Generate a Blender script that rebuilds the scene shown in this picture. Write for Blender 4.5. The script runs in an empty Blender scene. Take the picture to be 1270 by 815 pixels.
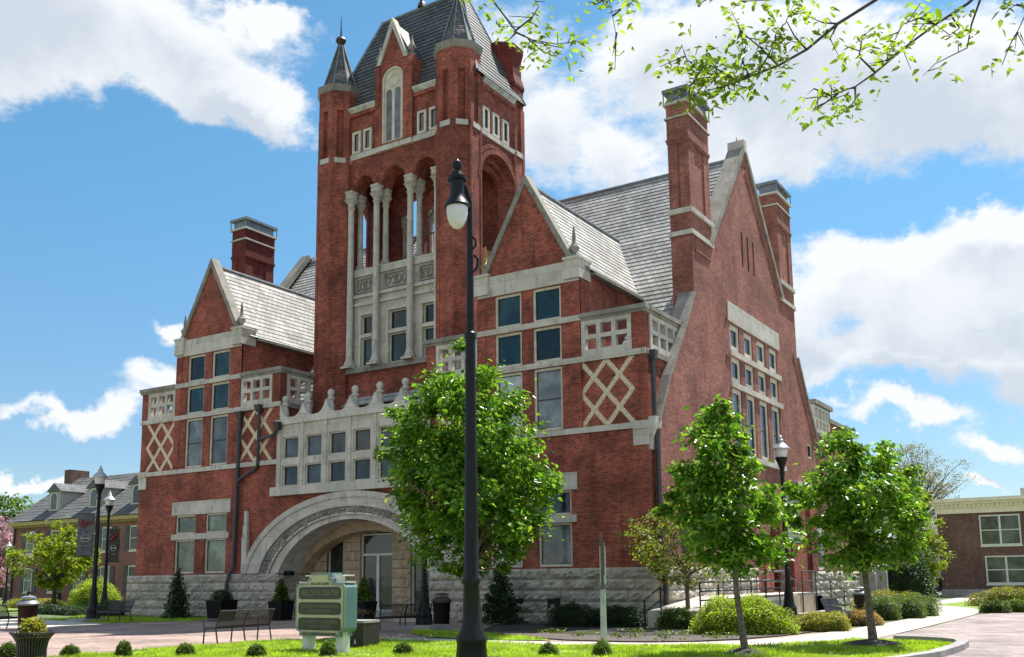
import bpy, math, random
import numpy as np
from mathutils import Vector, Matrix
random.seed(7); RNG = np.random.default_rng(11)
R = math.radians
scene = bpy.context.scene
COL = scene.collection

# ------------------------------------------------------------------ camera
cam_d = bpy.data.cameras.new('camera'); cam = bpy.data.objects.new('camera', cam_d); COL.objects.link(cam)
cam_d.sensor_width = 36.0; cam_d.sensor_fit = 'HORIZONTAL'
cam_d.lens = 34.356; cam_d.shift_y = 0.0971; cam_d.clip_start = 0.1; cam_d.clip_end = 3000
yaw, pitch, roll = 0.565468519, 0.154043143, -0.0107753338
cf = Vector((-math.sin(yaw)*math.cos(pitch), math.cos(yaw)*math.cos(pitch), math.sin(pitch)))
cr0 = Vector((math.cos(yaw), math.sin(yaw), 0)); cu0 = cr0.cross(cf)
cr = cr0*math.cos(roll) + cu0*math.sin(roll); cu = cu0*math.cos(roll) - cr0*math.sin(roll)
M = Matrix((( cr.x, cu.x, -cf.x, 14.6812), (cr.y, cu.y, -cf.y, -32.361), (cr.z, cu.z, -cf.z, 1.65), (0, 0, 0, 1)))
cam.matrix_world = M
scene.camera = cam

# ------------------------------------------------------------------ light
SUN = Vector((0.105, 0.455, 0.884)).normalized()
sun_d = bpy.data.lights.new('sun', 'SUN'); sun_d.energy = 4.6; sun_d.angle = R(0.5); sun_d.color = (1, 0.95, 0.87)
sun = bpy.data.objects.new('sun', sun_d); COL.objects.link(sun); sun.location = (0, 0, 60)
sun.rotation_euler = SUN.to_track_quat('Z', 'Y').to_euler()
world = bpy.data.worlds.new('World'); scene.world = world; world.use_nodes = True
scene.view_settings.view_transform = 'Standard'; scene.view_settings.look = 'None'
scene.view_settings.gamma = 1; scene.view_settings.use_curve_mapping = False
scene.view_settings.exposure = 0.95


class NT:
    """small helper to wire nodes"""
    def __init__(s, tree): s.t = tree; s.n = tree.nodes; s.l = tree.links
    def new(s, kind, **kw):
        n = s.n.new(kind)
        for k, v in kw.items(): setattr(n, k, v)
        return n
    def put(s, sock, v):
        if isinstance(v, bpy.types.NodeSocket): s.l.new(v, sock)
        else: sock.default_value = v
    def math(s, op, a, b=0.0, c=None, clamp=False):
        n = s.new('ShaderNodeMath', operation=op, use_clamp=clamp)
        s.put(n.inputs[0], a); s.put(n.inputs[1], b)
        if c is not None: s.put(n.inputs[2], c)
        return n.outputs[0]
    def vmath(s, op, a, b=(0, 0, 0)):
        n = s.new('ShaderNodeVectorMath', operation=op); s.put(n.inputs[0], a); s.put(n.inputs[1], b)
        return n.outputs['Value'] if op in ('DOT_PRODUCT', 'LENGTH') else n.outputs[0]
    def scale(s, a, f):
        n = s.new('ShaderNodeVectorMath', operation='SCALE'); s.put(n.inputs[0], a); n.inputs['Scale'].default_value = f
        return n.outputs[0]
    def noise(s, vec, scale, detail=3, rough=0.55, out=0):
        n = s.new('ShaderNodeTexNoise'); s.put(n.inputs['Vector'], vec)
        n.inputs['Scale'].default_value = scale; n.inputs['Detail'].default_value = detail; n.inputs['Roughness'].default_value = rough
        return n.outputs[out]
    def ramp(s, f, lo, hi, a=0.0, b=1.0):
        n = s.new('ShaderNodeMapRange', interpolation_type='SMOOTHSTEP'); s.put(n.inputs[0], f)
        for i, v in zip((1, 2, 3, 4), (lo, hi, a, b)): n.inputs[i].default_value = v
        return n.outputs[0]
    def mix(s, f, a, b, mode='MIX'):
        n = s.new('ShaderNodeMix', data_type='RGBA', blend_type=mode)
        s.put(n.inputs[0], f)
        for i, v in ((6, a), (7, b)): s.put(n.inputs[i], v if isinstance(v, bpy.types.NodeSocket) else (*v[:3], 1))
        return n.outputs[2]


def build_world():
    w = NT(world.node_tree); w.n.clear()
    sky = w.new('ShaderNodeTexSky', sky_type='NISHITA'); sky.sun_disc = False
    sky.sun_elevation = math.asin(SUN.z); sky.sun_rotation = math.atan2(SUN.x, SUN.y)
    sky.altitude = 200; sky.air_density = 1.0; sky.dust_density = 0.35; sky.ozone_density = 1.6
    tc = w.new('ShaderNodeTexCoord').outputs['Generated']
    D = w.vmath('NORMALIZE', tc)
    n1 = w.noise(D, 5.0, 8, 0.6, 1); off = w.scale(w.vmath('SUBTRACT', n1, (0.5, 0.5, 0.5)), 0.16)
    n2 = w.noise(D, 17.0, 7, 0.65, 1); off2 = w.scale(w.vmath('SUBTRACT', n2, (0.5, 0.5, 0.5)), 0.055)
    P = w.vmath('ADD', w.vmath('ADD', D, off), off2)
    def density(P):
        acc = None
        for (c, t1, t2, s1, s2, amp) in CLOUDS:
            c, t1, t2 = Vector(c), Vector(t1), Vector(t2)
            a = w.vmath('DOT_PRODUCT', P, tuple(t1/s1)); b = w.vmath('DOT_PRODUCT', P, tuple(t2/s2))
            a = w.math('ADD', a, -c.dot(t1)/s1); b = w.math('ADD', b, -c.dot(t2)/s2)
            d = w.math('SQRT', w.math('ADD', w.math('MULTIPLY', a, a), w.math('MULTIPLY', b, b)))
            v = w.math('MULTIPLY', w.math('SUBTRACT', 1.0, d), amp)
            acc = v if acc is None else w.math('SMOOTH_MAX', acc, v, 0.25)
        return acc
    acc = density(P); above = density(w.vmath('ADD', P, (0, 0, 0.035)))   # cloud overhead makes a grey base
    # unseen clouds behind the camera, spread wider to brighten the shaded front
    back = w.math('MULTIPLY', w.math('SUBTRACT', w.noise(D, 2.6, 5, 0.55), 0.47), 3.0)
    front = w.ramp(w.vmath('DOT_PRODUCT', D, tuple(cf)), 0.35, 0.7)
    back = w.math('SUBTRACT', back, w.math('MULTIPLY', front, 3.0))
    acc = w.math('MAXIMUM', acc, back)
    wisp = w.noise(w.vmath('MULTIPLY', D, (1, 1, 2.2)), 9.0, 10, 0.68)
    dens = w.math('ADD', acc, w.math('MULTIPLY', w.math('SUBTRACT', wisp, 0.5), 1.35))
    mask = w.ramp(dens, -0.06, 0.36)
    thick = w.ramp(w.math('ADD', above, w.math('MULTIPLY', w.math('SUBTRACT', wisp, 0.5), 0.6)), 0.12, 0.62)
    lump = w.noise(D, 6.5, 6, 0.6)
    grey = w.math('MULTIPLY', thick, w.ramp(lump, 0.30, 0.60, 0.25, 1.0))
    ccol = w.mix(grey, CLOUD_WHITE, CLOUD_GREY)
    hz = w.new('ShaderNodeSeparateXYZ'); w.l.new(D, hz.inputs[0])
    skyc = w.mix(1.0, sky.outputs[0], w.mix(w.ramp(hz.outputs[2], 0.0, 0.46), SKY_LOW, SKY_TINT), 'MULTIPLY')
    col = w.mix(w.math('MULTIPLY', mask, 0.96), skyc, ccol)
    bg = w.new('ShaderNodeBackground'); w.l.new(col, bg.inputs[0]); bg.inputs[1].default_value = 0.1
    out = w.new('ShaderNodeOutputWorld'); w.l.new(bg.outputs[0], out.inputs[0])


SKY_TINT = (0.51, 0.835, 0.865); SKY_LOW = (0.535, 0.595, 0.655)   # air colour: the photograph's clear spring blue
CLOUD_WHITE = (5.2, 5.3, 5.4); CLOUD_GREY = (3.45, 3.8, 4.25)
CLOUDS = [
    ((-0.7415, 0.4775, 0.4713), (0.6104, 0.7717, 0.1786), (0.2785, -0.4201, 0.8637), 0.1761, 0.0721, 1.1),
    ((-0.6786, 0.5777, 0.4536), (0.6873, 0.7173, 0.1145), (0.2592, -0.3895, 0.8838), 0.0907, 0.0432, 1.0),
    ((-0.7573, 0.4334, 0.4885), (0.5836, 0.7847, 0.2086), (0.2929, -0.4431, 0.8472), 0.1192, 0.0477, 1.1),
    ((-0.6278, 0.5772, 0.5222), (0.7206, 0.6846, 0.1097), (0.2942, -0.4451, 0.8458), 0.0467, 0.017, 0.6),
    ((-0.8367, 0.5215, 0.1674), (0.5375, 0.8406, 0.0673), (0.1056, -0.1463, 0.9836), 0.084, 0.0189, 0.75),
    ((-0.7817, 0.5906, 0.2001), (0.6117, 0.7886, 0.062), (0.1212, -0.1709, 0.9778), 0.0462, 0.0151, 0.42),
    ((-0.7602, 0.601, 0.2468), (0.6329, 0.7708, 0.0724), (0.1468, -0.2113, 0.9663), 0.0179, 0.0107, 0.5),
    ((-0.8485, 0.5203, 0.0962), (0.5253, 0.8502, 0.0349), (0.0636, -0.0802, 0.9947), 0.0409, 0.0085, 0.6),
    ((-0.8073, 0.5617, 0.1811), (0.5795, 0.8126, 0.0631), (0.1117, -0.1559, 0.9814), 0.0351, 0.0158, 0.3),
    ((-0.4408, 0.7814, 0.4417), (0.8633, 0.5039, -0.0298), (0.2458, -0.3682, 0.8967), 0.0859, 0.0769, 0.5),
    ((-0.3961, 0.8293, 0.3942), (0.891, 0.4509, -0.0532), (0.2219, -0.3302, 0.9175), 0.0548, 0.0548, 0.5),
    ((-0.3235, 0.8076, 0.4931), (0.9048, 0.4165, -0.0885), (0.2768, -0.4175, 0.8655), 0.1048, 0.0524, 0.7),
    ((-0.2332, 0.8569, 0.4597), (0.9356, 0.3266, -0.1342), (0.2651, -0.3988, 0.8779), 0.207, 0.0776, 1.1),
    ((-0.0963, 0.898, 0.4293), (0.9603, 0.1972, -0.1971), (0.2617, -0.3933, 0.8814), 0.1644, 0.0616, 1.1),
    ((-0.2785, 0.8692, 0.4086), (0.9313, 0.3485, -0.1065), (0.2349, -0.3509, 0.9065), 0.0799, 0.0488, 0.8),
    ((-0.4422, 0.7401, 0.5067), (0.852, 0.5231, -0.0204), (0.2801, -0.4227, 0.8619), 0.0397, 0.0617, 0.5),
    ((-0.4684, 0.7104, 0.5253), (0.8347, 0.5508, -0.0007), (0.2898, -0.4381, 0.8509), 0.0437, 0.035, 0.4),
    ((-0.1432, 0.9511, 0.2738), (0.9749, 0.1832, -0.1265), (0.1705, -0.2488, 0.9534), 0.147, 0.0623, 1.2),
    ((-0.08, 0.9506, 0.3), (0.9784, 0.1324, -0.1589), (0.1908, -0.2809, 0.9406), 0.0836, 0.046, 1.0),
    ((-0.2489, 0.9362, 0.2481), (0.9569, 0.2773, -0.0864), (0.1497, -0.2159, 0.9649), 0.0451, 0.0586, 0.7),
    ((-0.15, 0.9657, 0.2121), (0.9794, 0.1744, -0.1014), (0.1349, -0.1925, 0.972), 0.1219, 0.0366, 0.85),
    ((-0.2514, 0.9481, 0.1945), (0.9604, 0.2693, -0.0712), (0.1199, -0.1688, 0.9783), 0.0317, 0.0145, 0.5),
    ((-0.1776, 0.9733, 0.1452), (0.9795, 0.1891, -0.0696), (0.0952, -0.1299, 0.987), 0.0837, 0.0194, 0.75),
    ((-0.1015, 0.9875, 0.1202), (0.9913, 0.1106, -0.0714), (0.0838, -0.112, 0.9902), 0.0595, 0.0145, 0.65),
    ((-0.2328, 0.9586, 0.1636), (0.967, 0.2461, -0.0659), (0.1034, -0.1429, 0.9843), 0.036, 0.0126, 0.4),
    ((-0.1185, 0.9899, 0.0784), (0.9912, 0.1225, -0.0493), (0.0584, -0.0719, 0.9957), 0.0256, 0.0068, 0.55),
    ((-0.0517, 0.9782, 0.2009), (0.9895, 0.0774, -0.122), (0.1349, -0.1925, 0.972), 0.0913, 0.0539, 1.0)]

build_world()

# ------------------------------------------------------------------ materials
MATS = {}
def base_mat(name):
    m = bpy.data.materials.new(name); m.use_nodes = True; MATS[name] = m
    t = NT(m.node_tree); b = t.n['Principled BSDF']
    return m, t, b

def plain(name, col, rough=0.6, metal=0.0, var=0.12, scale=3.0, bump=0.0, bscale=40.0, spec=0.5):
    m, t, b = base_mat(name)
    pos = t.new('ShaderNodeNewGeometry').outputs['Position']
    n = t.noise(pos, scale, 5, 0.6)
    f = t.ramp(n, 0.3, 0.7, 1-var, 1+var)
    c = t.new('ShaderNodeVectorMath', operation='SCALE'); c.inputs[0].default_value = col; t.l.new(f, c.inputs['Scale'])
    t.l.new(c.outputs[0], b.inputs['Base Color'])
    b.inputs['Roughness'].default_value = rough; b.inputs['Metallic'].default_value = metal
    b.inputs['Specular IOR Level'].default_value = spec
    if bump:
        bp = t.new('ShaderNodeBump'); bp.inputs['Strength'].default_value = bump; bp.inputs['Distance'].default_value = 0.02
        t.l.new(t.noise(pos, bscale, 4, 0.6), bp.inputs['Height']); t.l.new(bp.outputs[0], b.inputs['Normal'])
    return m

def wall_uv(t, flat=False):
    """metres along the wall and up the wall, from the surface's own direction"""
    g = t.new('ShaderNodeNewGeometry')
    if flat: return g.outputs['Position'], g
    T = t.vmath('CROSS_PRODUCT', (0, 0, 1), g.outputs['True Normal'])
    T = t.vmath('NORMALIZE', T)
    u = t.vmath('DOT_PRODUCT', g.outputs['Position'], T)
    z = t.new('ShaderNodeSeparateXYZ'); t.l.new(g.outputs['Position'], z.inputs[0])
    c = t.new('ShaderNodeCombineXYZ'); t.l.new(u, c.inputs[0]); t.l.new(z.outputs[2], c.inputs[1])
    return c.outputs[0], g

def brick(name, c1, c2, mortar, w=0.21, h=0.0755, ms=0.005, rough=0.85, bump=0.35, flat=False, grime=0.25, offset=0.5, rugged=0.0, tone=0.0, soot=0.65):
    m, t, b = base_mat(name)
    uv, g = wall_uv(t, flat)
    bt = t.new('ShaderNodeTexBrick'); t.l.new(uv, bt.inputs['Vector']); bt.offset = offset
    bt.inputs['Color1'].default_value = (*c1, 1); bt.inputs['Color2'].default_value = (*c2, 1); bt.inputs['Mortar'].default_value = (*mortar, 1)
    bt.inputs['Scale'].default_value = 1; bt.inputs['Mortar Size'].default_value = ms; bt.inputs['Mortar Smooth'].default_value = 0.3
    bt.inputs['Brick Width'].default_value = w; bt.inputs['Row Height'].default_value = h; bt.inputs['Bias'].default_value = tone
    pos = g.outputs['Position']
    n = t.noise(pos, 0.55, 6, 0.62); n2 = t.noise(pos, 3.7, 5, 0.7)
    f = t.math('MULTIPLY', t.ramp(n, 0.3, 0.72, 1-grime, 1+grime*0.5), t.ramp(n2, 0.25, 0.75, 1-grime*0.6, 1+grime*0.45))
    c = t.new('ShaderNodeVectorMath', operation='SCALE'); t.l.new(bt.outputs['Color'], c.inputs[0]); t.l.new(f, c.inputs['Scale'])
    cc = c.outputs[0]
    if not flat:   # soot and rain streaks
        st = t.noise(t.vmath('MULTIPLY', pos, (1.6, 1.6, 0.16)), 1.5, 6, 0.7)
        cc = t.mix(t.ramp(st, 0.50, 0.78, 0.0, soot), cc, [k*0.35 for k in c2])
    t.l.new(cc, b.inputs['Base Color']); b.inputs['Roughness'].default_value = rough
    b.inputs['Specular IOR Level'].default_value = 0.3
    h1 = t.math('SUBTRACT', 1.0, bt.outputs['Fac'])
    if rugged:
        wn = t.new('ShaderNodeTexVoronoi'); sc = t.vmath('MULTIPLY', uv, (1/w, 1/h, 1)); t.l.new(sc, wn.inputs['Vector']); wn.inputs['Scale'].default_value = 0.8
        sv = t.new('ShaderNodeSeparateColor'); t.l.new(wn.outputs['Color'], sv.inputs[0])
        h1 = t.math('ADD', h1, t.math('MULTIPLY', sv.outputs[0], rugged))
        h1 = t.math('ADD', h1, t.math('MULTIPLY', n2, rugged))
    bp = t.new('ShaderNodeBump'); bp.inputs['Strength'].default_value = bump; bp.inputs['Distance'].default_value = 0.015
    t.l.new(h1, bp.inputs['Height']); t.l.new(bp.outputs[0], b.inputs['Normal'])
    return m

def leafmat(name, c1, c2, trans=0.5, c3=None, gloss=0.45, through=(1.7, 1.75, 0.7)):
    m, t, b = base_mat(name)
    g = t.new('ShaderNodeNewGeometry')
    r = g.outputs['Random Per Island']
    col = t.mix(r, c1, c2)
    if c3 is not None: col = t.mix(t.ramp(r, 0.86, 0.98), col, c3)
    n = t.noise(g.outputs['Position'], 1.3, 3, 0.6)
    s = t.new('ShaderNodeVectorMath', operation='SCALE'); t.l.new(col, s.inputs[0]); t.l.new(t.ramp(n, 0.3, 0.7, 0.6, 1.3), s.inputs['Scale'])
    t.l.new(s.outputs[0], b.inputs['Base Color']); b.inputs['Roughness'].default_value = gloss
    b.inputs['Specular IOR Level'].default_value = 0.4
    tr = t.new('ShaderNodeBsdfTranslucent')
    tc = t.mix(1.0, s.outputs[0], through, 'MULTIPLY'); t.l.new(tc, tr.inputs[0])
    mx = t.new('ShaderNodeMixShader'); mx.inputs[0].default_value = trans
    t.l.new(b.outputs[0], mx.inputs[1]); t.l.new(tr.outputs[0], mx.inputs[2])
    t.l.new(mx.outputs[0], t.n['Material Output'].inputs[0])
    return m

def glass(name, col, rough=0.06, spec=0.5, rip=0.25):
    m, t, b = base_mat(name)
    pos = t.new('ShaderNodeNewGeometry').outputs['Position']
    n = t.noise(pos, 1.1, 4, 0.6)
    c = t.mix(t.ramp(n, 0.35, 0.7), [k*0.55 for k in col], [k*1.25 for k in col])
    oi = t.new('ShaderNodeObjectInfo'); k = t.new('ShaderNodeVectorMath', operation='SCALE'); t.l.new(c, k.inputs[0]); t.l.new(t.ramp(oi.outputs['Random'], 0, 1, 0.5, 1.55), k.inputs['Scale'])
    t.l.new(k.outputs[0], b.inputs['Base Color']); b.inputs['Roughness'].default_value = rough; b.inputs['Specular IOR Level'].default_value = spec
    bp = t.new('ShaderNodeBump'); bp.inputs['Strength'].default_value = rip; bp.inputs['Distance'].default_value = 0.02
    t.l.new(t.noise(pos, 2.2, 2), bp.inputs['Height']); t.l.new(bp.outputs[0], b.inputs['Normal'])
    return m

BR = brick('red_brick', (0.41, 0.088, 0.050), (0.185, 0.042, 0.027), (0.36, 0.19, 0.15), bump=0.5, ms=0.008, grime=0.5)
BRS = brick('rugged_red_brick', (0.43, 0.165, 0.122), (0.275, 0.095, 0.070), (0.30, 0.17, 0.14), bump=1.0, ms=0.008, rugged=1.3, grime=0.35)
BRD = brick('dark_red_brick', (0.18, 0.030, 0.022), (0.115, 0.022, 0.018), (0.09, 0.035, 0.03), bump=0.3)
BRB = brick('brown_brick', (0.20, 0.108, 0.085), (0.12, 0.066, 0.053), (0.17, 0.125, 0.105), bump=0.2, ms=0.008)
BRP = brick('pale_red_brick', (0.28, 0.12, 0.10), (0.21, 0.085, 0.075), (0.25, 0.16, 0.14), bump=0.2, ms=0.008)
LOZ = plain('buff_brick', (0.64, 0.53, 0.37), 0.8, var=0.2, scale=9)
def stone_mat(name, col, stain, var=0.2, bump=0.3, sc=9.0, joints=0.0):
    m, t, b = base_mat(name)
    g = t.new('ShaderNodeNewGeometry'); pos = g.outputs['Position']
    n = t.noise(pos, 1.6, 7, 0.65); n2 = t.noise(t.vmath('MULTIPLY', pos, (1, 1, 0.35)), 4.5, 6, 0.7)
    c = t.mix(t.ramp(n, 0.35, 0.7), col, [k*(1-var) for k in col])
    c = t.mix(t.math('MULTIPLY', t.ramp(n2, 0.50, 0.74), 0.8), c, stain)
    c = t.mix(t.ramp(g.outputs['Random Per Island'], 0.0, 1.0, 0.0, 0.5 if sc < 6 else 0.16), c, [k*0.62 for k in col])
    if joints:
        uv, _ = wall_uv(t); bt = t.new('ShaderNodeTexBrick'); t.l.new(uv, bt.inputs['Vector'])
        bt.inputs['Scale'].default_value = 1; bt.inputs['Brick Width'].default_value = 1.15; bt.inputs['Row Height'].default_value = 0.62; bt.inputs['Mortar Size'].default_value = 0.008; bt.inputs['Mortar Smooth'].default_value = 0.4
        bt.inputs['Color1'].default_value = (1, 1, 1, 1); bt.inputs['Color2'].default_value = (.78, .78, .77, 1); bt.inputs['Mortar'].default_value = (.42, .40, .37, 1)
        c = t.mix(joints, c, bt.outputs['Color'], 'MULTIPLY')
    t.l.new(c, b.inputs['Base Color']); b.inputs['Roughness'].default_value = 0.85; b.inputs['Specular IOR Level'].default_value = 0.25
    bp = t.new('ShaderNodeBump'); bp.inputs['Strength'].default_value = bump; bp.inputs['Distance'].default_value = 0.03
    t.l.new(t.noise(pos, sc, 6, 0.65), bp.inputs['Height']); t.l.new(bp.outputs[0], b.inputs['Normal'])
    return m
ST = stone_mat('limestone', (0.66, 0.62, 0.55), (0.24, 0.22, 0.19), joints=0.9)
STD = stone_mat('weathered_stone', (0.34, 0.32, 0.28), (0.10, 0.092, 0.08), 0.35, joints=0.7)
RF = stone_mat('rock_faced_stone', (0.52, 0.475, 0.41), (0.21, 0.145, 0.095), 0.35, 1.0, 5.0)
TAN = stone_mat('tan_stone', (0.56, 0.44, 0.30), (0.25, 0.17, 0.10), 0.35, 0.5)
CREAM = plain('cream_paint', (0.58, 0.53, 0.43), 0.6, var=0.15)
WHITE = plain('white_paint', (0.66, 0.66, 0.63), 0.5, var=0.08)
SLATE = brick('grey_slate', (0.48, 0.475, 0.455), (0.33, 0.33, 0.315), (0.15, 0.15, 0.145), w=0.34, h=0.25, ms=0.014, rough=0.8, bump=0.5, grime=0.3, soot=0.3)
SLATED = brick('dark_slate', (0.145, 0.15, 0.145), (0.09, 0.095, 0.095), (0.03, 0.03, 0.033), w=0.34, h=0.25, ms=0.016, rough=0.5, bump=0.5, grime=0.3)
SHING = brick('grey_shingle', (0.17, 0.17, 0.175), (0.12, 0.12, 0.125), (0.06, 0.06, 0.06), w=0.5, h=0.2, ms=0.02, rough=0.8)
SHING = MATS['grey_shingle']
SHINGO = plain('grey_paint', (0.36, 0.35, 0.31), 0.7)
LEAD = plain('grey_metal_flashing', (0.20, 0.225, 0.24), 0.45, 0.3, var=0.25)
ZINC = plain('pale_zinc', (0.48, 0.48, 0.45), 0.5, 0.2, var=0.3)
IRON = plain('black_iron', (0.008, 0.0085, 0.0095), 0.42, 0.0, var=0.2, spec=0.25)
IRONW = plain('worn_dark_metal', (0.045, 0.04, 0.037), 0.5, 0.2, var=0.3)
PIPE = plain('dark_downpipe', (0.05, 0.05, 0.055), 0.5, 0.2, var=0.25)
STEEL = plain('galvanised_rail', (0.16, 0.155, 0.15), 0.45, 0.4, var=0.2)
SILV = plain('silver_paint', (0.42, 0.44, 0.46), 0.4, 0.3, var=0.1)
GOLD = plain('tarnished_gold', (0.30, 0.22, 0.055), 0.45, 0.4, var=0.3)
MAROON = plain('maroon_metal', (0.052, 0.018, 0.014), 0.4, 0.0, var=0.3)
BROWNB = plain('dark_brown_box', (0.022, 0.016, 0.010), 0.6, var=0.3)
LEDGE = stone_mat('pale_grey_slab', (0.38, 0.36, 0.35), (0.2, 0.19, 0.18), 0.3)
GLT = glass('teal_dark_glass', (0.010, 0.035, 0.042))
GLD = glass('dark_glass', (0.035, 0.042, 0.040), 0.03, 0.8)
GLG = glass('grey_window_glass', (0.07, 0.09, 0.10), 0.03)
GLB = glass('blind_and_reflection_glass', (0.33, 0.35, 0.35), 0.05)  # pale tone for blinds, and for reflections painted into right-wing panes
GLS = glass('painted_sky_glass', (0.15, 0.165, 0.17), 0.04)  # cloud reflection painted into the pane colour
GLGREEN = glass('greenish_blind_glass', (0.16, 0.19, 0.145), 0.05)
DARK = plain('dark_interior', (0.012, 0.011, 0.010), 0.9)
LAMPG = plain('frosted_lamp_glass', (0.62, 0.64, 0.62), 0.15, var=0.05)
CONC = plain('concrete', (0.48, 0.435, 0.375), 0.85, var=0.12, scale=1.5, bump=0.15)
CONCB = plain('blue_grey_concrete', (0.36, 0.37, 0.365), 0.85, var=0.12, scale=1.5, bump=0.15)
PLAZA = brick('plaza_brick', (0.405, 0.30, 0.262), (0.32, 0.232, 0.203), (0.28, 0.205, 0.175), w=0.24, h=0.12, ms=0.009, bump=0.3, flat=True, grime=0.38)
STREET = brick('street_brick', (0.375, 0.31, 0.295), (0.295, 0.24, 0.228), (0.25, 0.205, 0.19), w=0.24, h=0.12, ms=0.010, bump=0.3, flat=True, grime=0.4)
MULCH = plain('mulch', (0.035, 0.029, 0.026), 0.95, var=0.6, scale=9, bump=1.0, bscale=22)
MULCHG = plain('dry_mulch', (0.10, 0.082, 0.072), 0.95, var=0.55, scale=11, bump=1.0, bscale=22)
SOIL = plain('lawn_soil', (0.16, 0.24, 0.030), 0.95, var=0.35, scale=2.0)
FAR = plain('far_ground', (0.10, 0.13, 0.05), 0.95, var=0.3, scale=0.2)
BARK = plain('grey_bark', (0.135, 0.108, 0.082), 0.9, var=0.4, scale=12, bump=0.8, bscale=30)
BARKD = plain('dark_bark', (0.05, 0.04, 0.033), 0.9, var=0.4, scale=12, bump=0.8, bscale=30)
TEAL = plain('teal_paint', (0.10, 0.20, 0.195), 0.55, var=0.1)
TEALF = plain('grey_green_paint', (0.20, 0.25, 0.215), 0.6, var=0.1)
SIGNC = plain('sign_cream', (0.46, 0.42, 0.27), 0.6, var=0.08)
SIGND = plain('sign_dark', (0.040, 0.043, 0.036), 0.5, var=0.2)
SIGNT = plain('sign_lettering', (0.20, 0.17, 0.085), 0.5, var=0.1)
SIGNK = plain('sign_black_lettering', (0.05, 0.045, 0.03), 0.6, var=0.1)
BANNER = plain('black_banner', (0.022, 0.018, 0.018), 0.7, var=0.3, scale=4)
SMOKE = plain('smoky_banner', (0.10, 0.11, 0.115), 0.7, var=0.35, scale=5)
BANNERG = plain('grey_banner', (0.42, 0.44, 0.45), 0.7, var=0.15, scale=4)
BANRED = plain('banner_red', (0.22, 0.03, 0.03), 0.7, var=0.4, scale=8)
BANLT = plain('banner_pale', (0.40, 0.38, 0.36), 0.7, var=0.2)
YELLOW = plain('yellow_paint', (0.55, 0.40, 0.03), 0.5)
CARP = plain('white_car_paint', (0.45, 0.48, 0.53), 0.25, var=0.03)
TYRE = plain('tyre_rubber', (0.02, 0.02, 0.02), 0.8)
DIRTW = plain('weathered_wood', (0.10, 0.078, 0.062), 0.85, var=0.4, scale=14)
GALV = plain('pale_green_post', (0.30, 0.36, 0.30), 0.5, 0.2, var=0.15)
L_MID = leafmat('spring_leaves', (0.045, 0.13, 0.014), (0.19, 0.33, 0.035), 0.48, (0.28, 0.34, 0.05), 0.28)
L_YEL = leafmat('yellow_green_leaves', (0.15, 0.20, 0.018), (0.24, 0.28, 0.03), 0.5)
L_LIME = leafmat('lime_shrub_leaves', (0.20, 0.28, 0.022), (0.31, 0.38, 0.04), 0.48)
L_DARK = leafmat('dark_evergreen_leaves', (0.016, 0.042, 0.012), (0.032, 0.070, 0.018), 0.25)
L_BOX = leafmat('boxwood_leaves', (0.060, 0.115, 0.014), (0.11, 0.165, 0.022), 0.35)
L_GOLD = leafmat('golden_hedge_leaves', (0.19, 0.18, 0.028), (0.27, 0.27, 0.045), 0.4)
L_RUST = leafmat('rusty_shrub_leaves', (0.25, 0.15, 0.07), (0.30, 0.22, 0.09), 0.4)
L_RED = leafmat('sparse_reddish_leaves', (0.11, 0.15, 0.025), (0.20, 0.24, 0.04), 0.5, (0.22, 0.09, 0.05))
L_PINK = leafmat('pink_blossom', (0.52, 0.30, 0.34), (0.60, 0.42, 0.45), 0.4, through=(1.1, .95, 1.05))
L_PALE = leafmat('pale_new_leaves', (0.17, 0.23, 0.06), (0.22, 0.28, 0.09), 0.5)
L_FAR = leafmat('distant_leaves', (0.095, 0.16, 0.05), (0.14, 0.21, 0.075), 0.4)
L_BARE = leafmat('bare_buds', (0.20, 0.19, 0.12), (0.26, 0.24, 0.16), 0.3)
L_NEW = leafmat('overhanging_leaves', (0.11, 0.19, 0.022), (0.22, 0.30, 0.045), 0.58)
GRASS = leafmat('grass_blades', (0.25, 0.36, 0.026), (0.37, 0.48, 0.05), 0.45)


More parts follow.
